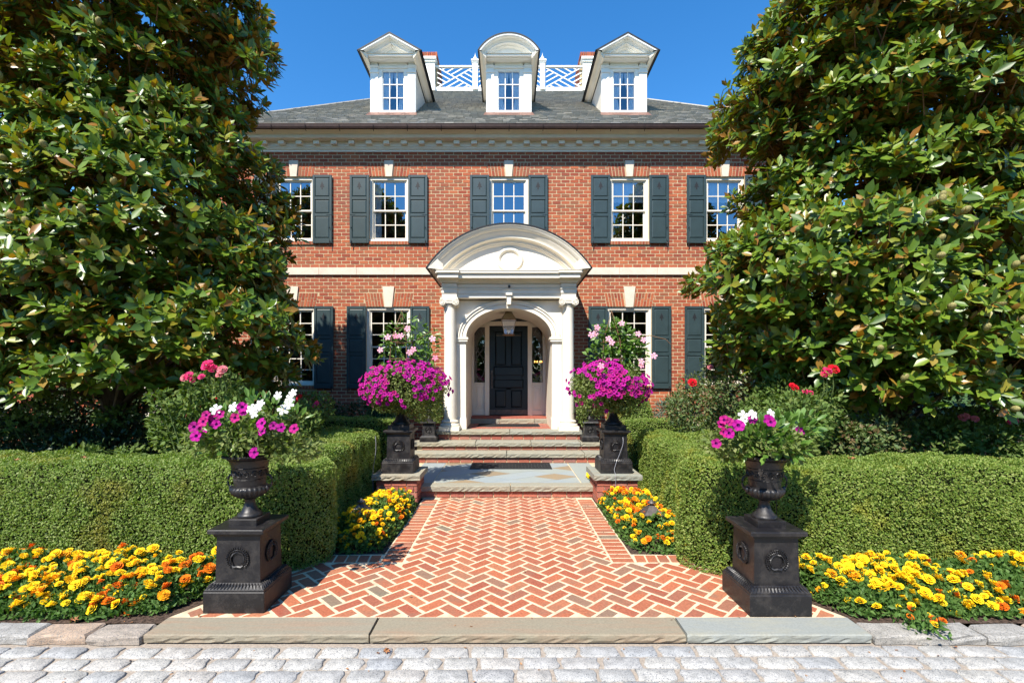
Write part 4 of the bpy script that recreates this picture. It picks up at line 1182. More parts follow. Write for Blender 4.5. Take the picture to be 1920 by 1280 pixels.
for (xa, xb) in ((x_g0,x_g1),(x_g2,x_g3)):
    p = MB(); p.box(xa, xb, YD+.0, YD+.08, zs_, zg0); v0, v1, u0, u1 = zs_+.18, zg0-.09, xa+.055, xb-.055
    p.box(u0, u1, YD-.012, YD, v0, v1); p.box(u0+.03, u1-.03, YD-.022, YD-.01, v0+.05, v1-.05); p.box(xa, xb, YD-.02, YD, zg0-.03, zg0)
    p.box(xa, xb, YD-.02, YD, zs_, zs_+.12); bevel_mod(p.build("panel", M['trim'], dw), .006)
    gl = MB(); gl.add([(xa,YD+.05,zg0),(xb,YD+.05,zg0),(xb,YD+.05,zg1),(xa,YD+.05,zg1)], [(0,1,2,3)]); gl.build("sidelight_pane", M['pane_low'], dw)
    ld = MB(); cx = (xa+xb)/2; hw = (xb-xa)/2-.012; H = zg1-zg0
    for (za, zb) in ((zg0+.04, zg0+H*.52),(zg0+H*.52, zg1-.02)):
        for s in (-1,1):
            ld.tube([(cx+s*hw*math.sin(math.pi*i/12), YD+.04, za+(zb-za)*i/12) for i in range(13)], .005, 4)
    for s in (-1,1):
        ld.tube([(cx+s*hw, YD+.04, zg0+.0), (cx, YD+.04, zg0+.10), (cx-s*hw, YD+.04, zg0+.22)], .004, 4); ld.tube([(cx+s*hw,YD+.04,zg0+H*.42),(cx,YD+.04,zg0+H*.52),(cx-s*hw,YD+.04,zg0+H*.62)], .004, 4)
        ld.tube([(cx+s*hw,YD+.04,zg0+H*.8),(cx-s*hw,YD+.04,zg0+H*.95)], .003, 4)
    ld.build("leading", M['wire'], dw)
p = MB(); p.add([(x_o0,YD+.05,ztop),(x_o1,YD+.05,ztop),(x_o1,YD+.05,zt),(x_o0,YD+.05,zt)], [(0,1,2,3)]); p.build("transom_pane", M['pane_low'], dw)
ld = MB()
for i in range(9): ld.tube([(CX-.28+i*.07, YD+.04, ztop+.02),(CX-.28+(i+1.6)*.07-.06, YD+.04, zt-.12),(CX-.28+(i-.4)*.07, YD+.04, zt-.02)], .004, 4)
ld.build("transom_leading", M['wire'], dw)
hall = MB(); hall.box(-2, 2, YW+.62, YW+4, .7, 3.6, 'f'); hall.build("hall_lining", M['room'], dw)
ch = MB()
for i in range(7): 
    a = i*2*math.pi/7; ch.lathe([(0,2.17),(.012,2.18),(.010,2.21),(0,2.225)], .83+.10*math.cos(a), 13.0+.10*math.sin(a), 6)
mch, nch, bch = new_mat("candle_glow"); bch.inputs["Emission Color"].default_value = (1,.42,.08,1); bch.inputs["Emission Strength"].default_value = 3.0
ch.build("chandelier_candle", mch, dw)
# the door itself
dr = bpy.data.objects.new("front_door", None); COL.objects.link(dr); dr.parent = house; dr.location = Vector(((x_d0+x_d1)/2, YD, zs_)) - worigin(house)
b = MB(); b.box(x_d0, x_d1, YD+.035, YD+.08, zs_, zbar)
cxD = (x_d0+x_d1)/2; W = x_d1-x_d0
b.box(x_d0, x_d0+.13, YD+.012, YD+.035, zs_, zbar); b.box(x_d1-.13, x_d1, YD+.012, YD+.035, zs_, zbar)
def DZ_(f): return zs_+(zbar-zs_)*f
rails = [(0,.075),(.275,.30),(.545,.56),(.93,1.0)]
b.box(x_d0+.13, x_d1-.13, YD+.012, YD+.035, DZ_(0), DZ_(.08)); b.box(x_d0+.13, x_d1-.13, YD+.012, YD+.035, DZ_(.94), DZ_(1))
b.box(cxD-.055, cxD+.055, YD+.012, YD+.035, DZ_(.08), DZ_(.94)); b.box(x_d0+.13, x_d1-.13, YD+.012, YD+.035, DZ_(.285), DZ_(.31)); b.box(x_d0+.13, x_d1-.13, YD+.012, YD+.035, DZ_(.53), DZ_(.55))
b.build("door_leaf", M['door'], dr)
pn = MB()
def raised(xa, xb, za, zb, y=YD+.035, h=.022, q=.035):
    v = [(xa,y,za),(xb,y,za),(xb,y,zb),(xa,y,zb),(xa+q,y-h,za+q),(xb-q,y-h,za+q),(xb-q,y-h,zb-q),(xa+q,y-h,zb-q)]
    pn.add(v, [(0,1,5,4),(1,2,6,5),(2,3,7,6),(3,0,4,7),(4,5,6,7)])
for s in (-1,1):
    xa, xb = (x_d0+.14, cxD-.06) if s < 0 else (cxD+.06, x_d1-.14)
    raised(xa, xb, DZ_(.085), DZ_(.28)); raised(xa, xb, DZ_(.555), DZ_(.935))
raised(x_d0+.10, x_d1-.10, DZ_(.30), DZ_(.40), YD+.012, .03, .03); raised(x_d0+.13, x_d1-.13, DZ_(.385), DZ_(.46), YD+.014, .012, .02); raised(x_d0+.10, x_d1-.10, DZ_(.435), DZ_(.545), YD+.012, .03, .03)
pn.build("panel", M['door'], dr)
h = MB(); hx = x_d0+.065
h.box(hx-.022, hx+.022, YD-.002, YD+.012, DZ_(.30), DZ_(.50)); h.tube([(hx,YD-.005,DZ_(.47)),(hx,YD-.05,DZ_(.455)),(hx,YD-.055,DZ_(.38)),(hx,YD-.04,DZ_(.33)),(hx,YD-.005,DZ_(.32))], .010, 6)
h.build("handle", M['bronze'], dr)
k = MB(); k.box(cxD-.30, cxD+.30, YD+.002, YD+.012, DZ_(.885), DZ_(.892)); k.build("brass_bar", M['brass'], dr)
k = MB(); k.box(x_d0+.01, x_d1-.01, YD+.0, YD+.012, DZ_(.005), DZ_(.06)); k.build("kick_plate", M['bronze'], dr)

# ---------------- hanging lantern
LYp = 10.35
t = thing("hanging_lantern", "square tapered glass lantern hanging in the arch before the front door", "lantern", (px(953.7,LYp), LYp, pz(629,LYp)))
lx = px(953.7, LYp); zb_, zt_ = pz(627,LYp), pz(600,LYp); za_ = pz(588, LYp)
b = MB()
w0, w1 = .095, .155
for sx in (-1,1):
    for sy in (-1,1):
        b.tube([(lx+sx*w0,LYp+sy*w0,zb_),(lx+sx*w1,LYp+sy*w1,zt_),(lx+sx*.06,LYp+sy*.06,za_+.02)], .009, 4)
for (w_, z) in ((w0,zb_),(w1,zt_),(.125,zb_-.01)):
    for a, q in (((-1,-1),(1,-1)),((1,-1),(1,1)),((1,1),(-1,1)),((-1,1),(-1,-1))):
        b.tube([(lx+a[0]*w_,LYp+a[1]*w_,z),(lx+q[0]*w_,LYp+q[1]*w_,z)], .010, 4)
b.frustum(lx, LYp, za_+.01, za_+.035, .16, .16, .13, .13)
b.build("lantern_frame", M['brass'], t)
b = MB()
for (x0_,y0_,x1_,y1_) in ((-1,-1,1,-1),(1,-1,1,1),(1,1,-1,1),(-1,1,-1,-1)):
    b.add([(lx+x0_*w0,LYp+y0_*w0,zb_),(lx+x1_*w0,LYp+y1_*w0,zb_),(lx+x1_*w1,LYp+y1_*w1,zt_),(lx+x0_*w1,LYp+y0_*w1,zt_)], [(0,1,2,3)])
b.build("lantern_glass", M['sash_glass'], t)
b = MB()
for (x0_,y0_,x1_,y1_) in ((-1,-1,1,-1),(1,-1,1,1),(1,1,-1,1),(-1,1,-1,-1)):
    b.add([(lx+x0_*w1,LYp+y0_*w1,zt_),(lx+x1_*w1,LYp+y1_*w1,zt_),(lx+x1_*.06,LYp+y1_*.06,za_+.02),(lx+x0_*.06,LYp+y0_*.06,za_+.02)], [(0,1,2,3)])
b.build("lantern_roof", M['amber'], t)
b = MB(); b.tube([(lx,LYp,za_+.03),(lx,LYp,3.19)], .008, 5); b.lathe([(.0,za_+.035),(.05,za_+.04),(.03,za_+.07),(.0,za_+.09)], lx, LYp, 10); b.lathe([(.0,3.15),(.06,3.17),(.06,3.195),(0,3.195)], lx, LYp, 12); b.build("hanging_rod", M['brass'], t)
b = MB(); b.lathe([(.0,zb_),(.02,zb_+.01),(.018,zb_+.05),(.045,zb_+.06),(.045,zb_+.09),(.0,zb_+.09)], lx, LYp, 10); b.build("burner", M['white'], t)

# ---------------- door mats
def mat_mesh(name, x0, x1, y0, y1, z, label, cell=.058):
    t = thing(name, label, "doormat", ((x0+x1)/2, (y0+y1)/2, z))
    b = MB(); nx, ny = int((x1-x0-.08)/cell), int((y1-y0-.08)/cell); ex = (x1-x0-nx*cell)/2; ey = (y1-y0-ny*cell)/2; h = .009
    b.box(x0, x1, y0, y0+ey, z, z+h); b.box(x0, x1, y1-ey, y1, z, z+h); b.box(x0, x0+ex, y0+ey, y1-ey, z, z+h); b.box(x1-ex, x1, y0+ey, y1-ey, z, z+h)
    b.build("border", M['rubber'], t)
    b = MB(); g2 = random.Random(1)
    for i in range(nx):
        for j in range(ny):
            X, Yq = x0+ex+i*cell, y0+ey+j*cell
            q = cell*(.34 if (i*7+j*3) % 5 else .46)
            if (i+j) % 2: b.box(X, X+cell-q*.42, Yq, Yq+cell, z+.001, z+h-.001)
            else: b.box(X, X+cell, Yq, Yq+cell-q*.38, z+.001, z+h-.001)
    b.build("openwork", M['rubber'], t)
mat_mesh("rubber_mat", -.66, .77, 8.22, 8.80, .1805, "black openwork rubber mat lying on the bluestone landing")
mat_mesh("door_mat", -.66, .70, 10.25, 10.85, .701, "black openwork mat on the brick porch floor at the door")

# ================================================================ CAST IRON PEDESTALS AND URNS
def wreath(b, cx, cz, r, y, ax='y', sgn=-1):
    """laurel wreath open below on a ribbon bar, standing proud of the face"""
    g2 = random.Random(2)
    def pt(a, rr, off):
        u, v = rr*math.sin(a), rr*math.cos(a)
        return (cx+u, y+sgn*off, cz+v) if ax == 'y' else (y+sgn*off, cx+u, cz+v)
    for i in range(26):
        a = -2.45+4.9*i/25
        for k in (-1, 0, 1):
            rr = r+k*.012+g2.uniform(-.002,.002); p = Vector(pt(a, rr, .004)); q = Vector(pt(a+.16*(1 if a > 0 else -1)*-1, rr+k*.009, .014))
            b.tube([p, (p+q)/2+Vector((0,0,0)), q], [.004,.0085,.003], 5)
    b.tube([pt(-2.5,r,.004), pt(-2.75,r*1.02,.012), pt(3.14,r*.86,.012), pt(2.75,r*1.02,.012), pt(2.5,r,.004)], .009, 5)
def pedestal(name, cx, cy, z, label, s=1.0, small=False):
    t = thing(name, label, "pedestal", (cx, cy, z))
    b = MB()
    def L(v): return v*s
    if not small:
        b.bevbox(cx-L(.230), cx+L(.230), cy-L(.230), cy+L(.230), z, z+L(.155), .004); b.build("plinth", M['iron'], t)
        b = MB(); b.frustum(cx, cy, z+L(.155), z+L(.168), L(.452), L(.452), L(.450), L(.450)); b.frustum(cx, cy, z+L(.168), z+L(.205), L(.445), L(.445), L(.352), L(.352))
        # leaf-and-dart casting on the slope
        for side in range(4):
            for k in range(17):
                u = -.5+(k+.5)/17; a = side*math.pi/2; c_, s_ = math.cos(a), math.sin(a)
                for (du, hh) in ((0,1),):
                    x_, y_ = u*L(.41), -L(.20)
                    p0 = (cx+c_*x_*1.07-s_*(y_-L(.018)), cy+s_*x_*1.07+c_*(y_-L(.018)), z+L(.170)); p1 = (cx+c_*x_-s_*y_, cy+s_*x_+c_*y_, z+L(.192)); p2 = (cx+c_*x_*.94-s_*(y_+L(.018)), cy+s_*x_*.94+c_*(y_+L(.018)), z+L(.205))
                    b.tube([p0,p1,p2], [L(.005),L(.0105),L(.003)], 5)
        b.build("moulding", M['iron'], t)
        b = MB(); b.frustum(cx, cy, z+L(.205), z+L(.565), L(.342), L(.342), L(.328), L(.328)); b.build("die", M['iron'], t)
        b = MB(); wreath(b, cx, z+L(.385), L(.066), cy-L(.167)); b.build("wreath", M['iron'], t)
        b = MB(); sg = 1 if cx < 0 else -1; wreath(b, cy, z+L(.385), L(.066), cx+sg*L(.167), 'x', sg); b.build("wreath", M['iron'], t)
        b = MB(); b.frustum(cx, cy, z+L(.555), z+L(.585), L(.345), L(.345), L(.385), L(.385)); b.bevbox(cx-L(.212), cx+L(.212), cy-L(.212), cy+L(.212), z+L(.585), z+L(.615), .005); b.build("cap", M['iron'], t)
    else:
        b.bevbox(cx-.165, cx+.165, cy-.165, cy+.165, z, z+.095, .006); b.build("plinth", M['iron'], t)
        b = MB(); b.frustum(cx, cy, z+.095, z+.125, .31, .31, .25, .25); b.frustum(cx, cy, z+.125, z+.345, .245, .245, .21, .21); b.build("die", M['iron'], t)
        b = MB(); wreath(b, cx, z+.235, .042, cy-.115); b.build("wreath", M['iron'], t)
        b = MB(); b.frustum(cx, cy, z+.345, z+.37, .22, .22, .29, .29); b.bevbox(cx-.15, cx+.15, cy-.15, cy+.15, z+.37, z+.395, .005)
        for i in range(14): b.lathe([(.0,z+.36),(.014,z+.37),(.0,z+.40)], cx-.14+i*.0215, cy-.148, 5)
        b.build("cap", M['iron'], t)
    return t
def urn(cx, cy, z, label, s=1.0, handles=True, big=False):
    t = thing("cast_iron_urn", label, "urn", (cx, cy, z))
    def L(v): return v*s
    b = MB(); b.bevbox(cx-L(.108), cx+L(.108), cy-L(.108), cy+L(.108), z, z+L(.050), .003); b.build("base", M['iron'], t)
    b = MB()
    b.lathe([(L(r), z+L(h)) for r, h in ((.0,.050),(.088,.050),(.092,.060),(.088,.072),(.074,.082),(.060,.100),(.048,.125),(.040,.150),(.036,.172),(.041,.178),(.043,.188),(.036,.194),(.050,.200))], cx, cy, 28)
    b.build("foot", M['iron'], t, auto=50)
    b = MB(); P = [(.045,.196),(.085,.205),(.118,.228),(.136,.256),(.139,.276),(.128,.290),(.112,.298)]
    b.lathe([(L(r), z+L(h)) for r, h in P], cx, cy, 96, 24, .055, (z+L(.20), z+L(.285)))
    b.build("gadrooned_bowl", M['iron'], t, smooth=True)
    b = MB(); P = [(.112,.296),(.114,.305),(.116,.330),(.121,.38),(.128,.43),(.138,.47),(.155,.505),(.178,.525),(.192,.530),(.196,.538),(.188,.545),(.165,.543),(.150,.52),(.120,.40),(.0,.38)]
    b.lathe([(L(r), z+L(h)) for r, h in P], cx, cy, 48); b.build("body", M['iron'], t, auto=60)
    # vine scroll frieze
    b = MB()
    for i in range(15):
        a0 = i*2*math.pi/15; pts = []
        for k in range(13):
            a = a0+.20*math.cos(k*.62)*(1-k/16); h = .395+.030*math.sin(k*.62)*(1-k/16); r = .1235+.006+.02*(h-.38); pts.append((cx+L(r)*math.cos(a), cy+L(r)*math.sin(a), z+L(h)))
        b.tube(pts, L(.0045), 4)
    for h in (.352,.442):
        b.tube([(cx+L(.118+(h-.35)*.16)*math.cos(k*.2618), cy+L(.118+(h-.35)*.16)*math.sin(k*.2618), z+L(h)) for k in range(25)], L(.004), 4)
    for k in range(44):     # egg and dart rim
        a = k*2*math.pi/44; b.lathe([(0,z+L(.522)),(L(.010),z+L(.530)),(0,z+L(.547))], cx+L(.190)*math.cos(a), cy+L(.190)*math.sin(a), 5)
    b.build("relief_frieze", M['iron'], t)
    if handles:
        for s_ in (-1,1):
            b = MB(); pts = []
            for k in range(9):
                a = -1.9+k*3.5/8; pts.append((cx+s_*L(.140+.030*math.cos(a)+.006), cy, z+L(.325+.052*math.sin(a))))
            b.tube([(cx+s_*L(.132),cy,z+L(.268))]+pts+[(cx+s_*L(.128),cy,z+L(.378))], L(.0085), 7)
            b.lathe([(0,z+L(.245)),(L(.016),z+L(.255)),(L(.018),z+L(.28)),(0,z+L(.30))], cx+s_*L(.142), cy-.01, 8)
            b.build("handle", M['iron'], t, smooth=True)
    return t
PF = [(-2.055,3.785),(2.02,3.735)]
pedestal("iron_pedestal", *PF[0], .004, "large black iron pedestal with wreaths at the left front corner of the brick walk")
pedestal("iron_pedestal", *PF[1], .004, "large black iron pedestal with wreaths at the right front corner of the brick walk")
urn(PF[0][0], PF[0][1], .619, "black iron urn of white and purple flowers on the left front pedestal")
urn(PF[1][0], PF[1][1], .619, "black iron urn with fewer blooms on the right front pedestal")
PM = [(-1.553,6.91),(1.535,6.91)]
pedestal("iron_pedestal", *PM[0], .414, "black iron pedestal with wreath standing on the left brick pier", .98)
pedestal("iron_pedestal", *PM[1], .414, "black iron pedestal with wreath standing on the right brick pier", .98)
for (cx, cy), sd_ in zip(PM, ("left","right")):
    u = urn(cx, cy, 1.016, "big black urn under the purple petunia ball on the %s brick pier" % sd_, 1.42, False)
PS = [(-1.535,9.30),(1.60,9.30)]
pedestal("small_iron_pedestal", *PS[0], .52, "small black iron pedestal on the top steps left of the porch columns", small=True)
pedestal("small_iron_pedestal", *PS[1], .52, "small black iron pedestal on the top steps right of the porch columns", small=True)
for (cx, cy), sd_ in zip(PS, ("left","right")):
    urn(cx, cy, .915, "small black urn with trailing greenery beside the %s porch column" % sd_, .75, False)

# drip tubes
def wire(pts, label, mat='wire', r=.004):
    P = []; V_ = [Vector(p) for p in pts]
    for i in range(len(V_)-1):
        for k in range(5):
            t = k/5; p0, p1, p2, p3 = V_[max(i-1,0)], V_[i], V_[i+1], V_[min(i+2,len(V_)-1)]
            P.append(.5*((2*p1)+(-p0+p2)*t+(2*p0-5*p1+4*p2-p3)*t*t+(-p0+3*p1-3*p2+p3)*t**3))
    P.append(V_[-1]); b = MB(); b.tube(P, r, 5); tag(b.build("drip_tube", M[mat]), label, "drip tube")
wire([(-1.86,6.6,.0),(-1.875,6.60,.42),(-1.835,6.6,.75),(-1.845,6.62,.95)], "thin grey drip tube curving up beside the left pier")
wire([(1.48,6.55,.05),(1.49,6.553,.40),(1.50,6.66,.50),(1.62,6.70,.80),(1.635,6.74,.92)], "thin drip tube running over the plinth of the right pier pedestal")
wire([(2.45,3.9,.0),(2.36,3.98,.25),(2.27,3.99,.55),(2.2,3.9,.80),(2.12,3.88,1.0)], "thin black drip tube behind the right front pedestal", 'wire_black')

# path lights among the marigolds
def path_light(cx, cy, z, label):
    t = thing("path_light", label, "path light", (cx, cy, 0))
    b = MB(); b.frustum(cx, cy, z, z+.085, .20, .20, .055, .055); b.box(cx-.101, cx+.101, cy-.101, cy+.101, z-.008, z); b.build("shade", M['bronze'], t)
    b = MB(); b.lathe([(.022,z+.085),(.022,z+.10),(.045,z+.105),(.042,z+.118),(.02,z+.130),(.008,z+.145),(.0,z+.148)], cx, cy, 14); b.build("finial", M['bronze'], t, smooth=True)
    b = MB(); b.tube([(cx,cy,0),(cx,cy,z)], .013, 6)
    for s in (-1,1): b.tube([(cx+s*.075,cy-.07,z-.005),(cx+s*.045,cy-.04,z-.09),(cx,cy,z-.13)], .006, 4)
    b.build("stake", M['bronze'], t)
path_light(px(685,5.35), 5.20, .30, "bronze pagoda path light half buried in marigolds on the left of the walk")
path_light(px(1214,5.30), 5.15, .30, "bronze pagoda path light half buried in marigolds on the right of the walk")
# ================================================================ HEDGES
def hedge(label, boxes, dens, mat, leaf=.021, name="box_hedge", lump=.045, core=.07):
    """boxes: (x0,x1,y0,y1,z1,corner radius, top-edge radius)"""
    cx = np.mean([(b[0]+b[1])/2 for b in boxes]); cy = np.mean([(b[2]+b[3])/2 for b in boxes])
    t = thing(name, label, "hedge", (cx, cy, 0)); PP, NN = [], []
    for (x0,x1,y0,y1,z1,rc,re) in boxes:
        lx, ly = x1-x0-2*rc, y1-y0-2*rc; per = 2*(lx+ly)+2*math.pi*rc
        H = z1-re
        A = per*H; n = int(A*dens)
        def peri(n):
            u = rng.random(n)*per; P = np.zeros((n,2)); N = np.zeros((n,2)); e = [lx, rc*math.pi/2, ly, rc*math.pi/2, lx, rc*math.pi/2, ly, rc*math.pi/2]
            st_ = 0
            cs = [(x1-rc,y0+rc),(x1-rc,y1-rc),(x0+rc,y1-rc),(x0+rc,y0+rc)]
            for k in range(8):
                m = (u >= st_) & (u < st_+e[k]); q = u[m]-st_
                if k == 0: P[m] = np.stack([x0+rc+q, np.full(len(q),y0)],1); N[m] = (0,-1)
                elif k == 2: P[m] = np.stack([np.full(len(q),x1), y0+rc+q],1); N[m] = (1,0)
                elif k == 4: P[m] = np.stack([x1-rc-q, np.full(len(q),y1)],1); N[m] = (0,1)
                elif k == 6: P[m] = np.stack([np.full(len(q),x0), y1-rc-q],1); N[m] = (-1,0)
                else:
                    a = -math.pi/2 + (k//2)*math.pi/2 + q/max(rc,1e-6); c = cs[k//2]
                    N[m] = np.stack([np.cos(a), np.sin(a)],1); P[m] = np.array(c)+rc*N[m]
                st_ += e[k]
            return P, N
        P, N = peri(n); z = rng.random(n)*H
        PP.append(np.column_stack([P, z])); NN.append(np.column_stack([N, np.zeros(n)]))
        n = int(per*re*1.57*dens); P, N = peri(n); a = rng.random(n)*math.pi/2
        PP.append(np.column_stack([P - N*(re*(1-np.cos(a)))[:,None], z1-re+re*np.sin(a)])); NN.append(np.column_stack([N*np.cos(a)[:,None], np.sin(a)]))
        n = int((x1-x0-2*re)*(y1-y0-2*re)*dens); P = np.column_stack([rng.uniform(x0+re,x1-re,n), rng.uniform(y0+re,y1-re,n), np.full(n,z1)])
        q = np.minimum.reduce([P[:,0]-x0, x1-P[:,0]]) < rc; w_ = np.minimum.reduce([P[:,1]-y0, y1-P[:,1]]) < rc
        ccx = np.clip(P[:,0], x0+rc, x1-rc); ccy = np.clip(P[:,1], y0+rc, y1-rc)
        ok = np.hypot(P[:,0]-ccx, P[:,1]-ccy) < max(rc-re, .0)+1e-6 if rc > re else np.ones(n, bool)
        P = P[ok]; PP.append(P); NN.append(np.tile((0,0,1.0),(len(P),1)))
    P = np.concatenate(PP); N = np.concatenate(NN)
    keep = np.ones(len(P), bool)
    if len(boxes) > 1:
        for (x0,x1,y0,y1,z1,rc,re) in boxes:
            qx = np.clip(P[:,0], x0+rc, x1-rc); qy = np.clip(P[:,1], y0+rc, y1-rc)
            keep &= ~((np.hypot(P[:,0]-qx, P[:,1]-qy) < rc-.04) & (P[:,2] < z1-.04))
    P, N = P[keep], N[keep]
    P = P + N*(snoise(P, 2.3, 3)*lump + snoise(P, 9, 4, 2)*lump*.45 - rng.random(len(P))**2*.028 + .006)[:,None]
    nn = nrmz(N + rand_dir(len(P))*.62 + (0,0,.25)); d = nrmz(rand_dir(len(P)) + N*.5 + (0,0,.3))
    o = scatter("foliage", P, d, nn, leaf*rng.uniform(.7,1.3,len(P)), T_TINY, mat, t)
    b = MB()
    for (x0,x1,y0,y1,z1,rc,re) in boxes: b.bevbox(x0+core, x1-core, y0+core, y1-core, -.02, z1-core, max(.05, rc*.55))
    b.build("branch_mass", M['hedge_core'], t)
    return t
hedge("clipped box hedge turning the corner left of the front walk", [(-7.5,-1.72,4.28,5.14,.955,.42,.13),(-3.05,-1.95,4.75,7.42,.955,.30,.11)], 11500, M['box_leaf'])
hedge("clipped box hedge with yellowing patches right of the front walk", [(1.70,7.5,4.18,5.0,.945,.40,.12),(1.97,3.05,4.6,7.42,.95,.30,.12)], 11500, M['box_leaf_yellow'])
hedge("low dark box hedge across the back of the left bed", [(-6.4,-2.0,8.35,8.85,1.03,.1,.06)], 5200, M['box_leaf'], .028)
hedge("low box hedge across the back of the right bed", [(2.08,6.4,8.35,8.85,1.02,.1,.06)], 5200, M['box_leaf'], .028)

def blob_foliage(name, parent, blobs, mat, size, T=T_LEAF4, up=.35, shell=.55, kind='stuff', flat=.5):
    """blobs: (cx,cy,cz,rx,ry,rz,n)"""
    PP, OO = [], []
    for (cx,cy,cz,rx,ry,rz,n) in blobs:
        v = rand_dir(n); r = (shell + (1-shell)*rng.random(n)**.5)[:,None]
        PP.append(np.array((cx,cy,cz)) + v*r*(rx,ry,rz)); OO.append(v)
    P = np.concatenate(PP); O = np.concatenate(OO)
    P += O*(snoise(P, 6, 9, 2)*.06)[:,None]
    P = P[P[:,2] > .02] if False else P
    d = nrmz(O*.7 + rand_dir(len(P))*.8 + (0,0,up*.3)); n = nrmz(O*flat + rand_dir(len(P))*.5 + (0,0,up*1.4))
    return scatter(name, P, d, n, size*rng.uniform(.65,1.35,len(P)), T, mat, parent, kind)

# ================================================================ MAGNOLIAS
mag_one = None
def magnolia(label, cx, cy, prof, seed, nb, EY_=.72, base_noise=.06):
    global mag_one
    g_ = np.random.default_rng(seed); t = thing("magnolia_tree", label, "tree", (cx, cy, 0))
    zs_ = [p[0] for p in prof]; rs_ = [p[1] for p in prof]; z0, z1 = zs_[0], zs_[-1]
    B = []
    tries = 0
    while len(B) < nb and tries < 14000:
        tries += 1
        z = g_.uniform(z0, z1)
        a = g_.uniform(0, 2*math.pi)
        fr = math.cos(a+math.pi/2)     # faces the camera side
        if fr < -.2 and g_.random() < .75: continue
        r = np.interp(z, zs_, rs_)
        if g_.random() > (r/max(rs_))**.7 : continue
        k = 1 + base_noise*(math.sin(3*a+z*1.7+seed)+.7*math.sin(5*a-z*2.3+seed*2)) + g_.uniform(-.12,.09)
        br = g_.uniform(.34,.66)
        p = np.array((cx+(r*k-br*.8)*math.cos(a), cy+(r*k-br*.8)*math.sin(a)*EY_, z))
        if any(np.linalg.norm((p-q[0])*(1,1,1.35)) < .50*(br+q[1]) for q in B) and g_.random() < .93: continue
        B.append((p, br, a))
    W, AX = [], []
    for p, br, a in B:
        o = np.array((math.cos(a), math.sin(a), 0)); m = int(11.5*(br/.4)**2)+3
        v = g_.normal(size=(m,3)); v /= np.linalg.norm(v,axis=1,keepdims=True); v = v*.9 + o*.65 + (0,0,.75); v /= np.linalg.norm(v,axis=1,keepdims=True)
        W.append(p + v*br*g_.uniform(.8,1.1,(m,1))*(1.05,1.05,.62)); AX.append(nrmz(v*.5+o*.42+(0,-.18,.50)+g_.normal(size=(m,3))*.24))
    # sparse inner leaves so the crown has depth without a solid core
    m = int(len(B)*6); zz = g_.uniform(z0+.2, z1-.2, m); aa = g_.uniform(0, 2*math.pi, m); rr = np.interp(zz, zs_, rs_)*g_.uniform(.45,.86,m)
    W.append(np.column_stack([cx+rr*np.cos(aa), cy+rr*np.sin(aa)*EY_, zz])); AX.append(nrmz(np.column_stack([np.cos(aa),np.sin(aa),np.full(m,.7)])+g_.normal(size=(m,3))*.4))
    W = np.concatenate(W); AX = np.concatenate(AX); K = 9; N = len(W)
    e1 = nrmz(np.cross(AX, nrmz(g_.normal(size=(N,3))))); e2 = np.cross(AX, e1)
    pos, D, NN, S = [], [], [], []
    for k in range(K):
        ph = k*2.4+g_.uniform(-.3,.3,N); th = g_.uniform(.65,1.0,N) + .55*k/K; 
        if k < 2: th = g_.uniform(.2,.5,N)
        rad = e1*np.cos(ph)[:,None]+e2*np.sin(ph)[:,None]
        d = AX*np.cos(th)[:,None]+rad*np.sin(th)[:,None]; n = AX*np.sin(th)[:,None]-rad*np.cos(th)[:,None]
        d = nrmz(d+g_.normal(size=(N,3))*.10+(0,0,-.10)); n = nrmz(n+g_.normal(size=(N,3))*.22)
        pos.append(W - AX*(.012*k)); D.append(d); NN.append(n); S.append(g_.uniform(.125,.215,N)*(1-.2*g_.random(N))*(1 if k > 1 else .8))
    pos, D, NN, S = map(np.concatenate, (pos, D, NN, S)); rnd = g_.random(len(pos))
    # the leaves that show largest are objects of their own
    X = pos[:,0]/pos[:,1]*890+952; Yp = 707-(pos[:,2]-CAMZ)/pos[:,1]*890
    vis = (X > 5) & (X < 1915) & (Yp > 5) & (pos[:,1] > 1)
    hid = np.zeros(len(pos), bool)
    score = np.where(vis, np.linalg.norm(pos-(0,0,CAMZ),axis=1) - S*4, 1e9); near_ = np.argsort(score)[:290]
    hid[near_] = True
    me = mesh_np("leaf", T_LEAF[0], [i for f in T_LEAF[1] for i in f], np.concatenate(([0],np.cumsum([len(f) for f in T_LEAF[1]])[:-1])), [len(f) for f in T_LEAF[1]], [M['mag_leaf']], smooth=True)
    if mag_one is None: mag_one = me
    for i in near_:
        d, n, s_ = Vector(D[i]), Vector(NN[i]), S[i]; n = (n - d*n.dot(d)).normalized(); b_ = n.cross(d)
        mw = Matrix(((d.x*s_, b_.x*s_, n.x*s_, pos[i,0]),(d.y*s_, b_.y*s_, n.y*s_, pos[i,1]),(d.z*s_, b_.z*s_, n.z*s_, pos[i,2]),(0,0,0,1)))
        put("leaf", mag_one, None, t, mw=mw)
    k = ~hid; scatter("crown", pos[k], D[k], NN[k], S[k], T_LEAF, M['mag_leaf'], t, rnd=rnd[k], smooth=True)
    # trunk and limbs
    b = MB(); b.tube([(cx,cy,-.05),(cx+.05,cy,1.5),(cx-.05,cy+.05,4),(cx,cy,z1*.8),(cx,cy,z1)], [.24,.19,.15,.07,.02], 10); b.build("trunk", M['bark'], t, smooth=True)
    b = MB(); 
    for p, br, a in B[::5]:
        zb_ = max(.6, p[2]-g_.uniform(.4,1.4)); s_ = Vector((cx, cy, zb_)); e = Vector(p)
        mid = s_.lerp(e, .55)+Vector((g_.uniform(-.15,.15), g_.uniform(-.15,.15), g_.uniform(-.25,.05))); b.tube([s_, mid, e], [.035,.02,.006], 5)
    b.build("limb", M['bark'], t, smooth=True)
    b = MB()
    sel = g_.choice(N-m, min(900, N-m), replace=False)
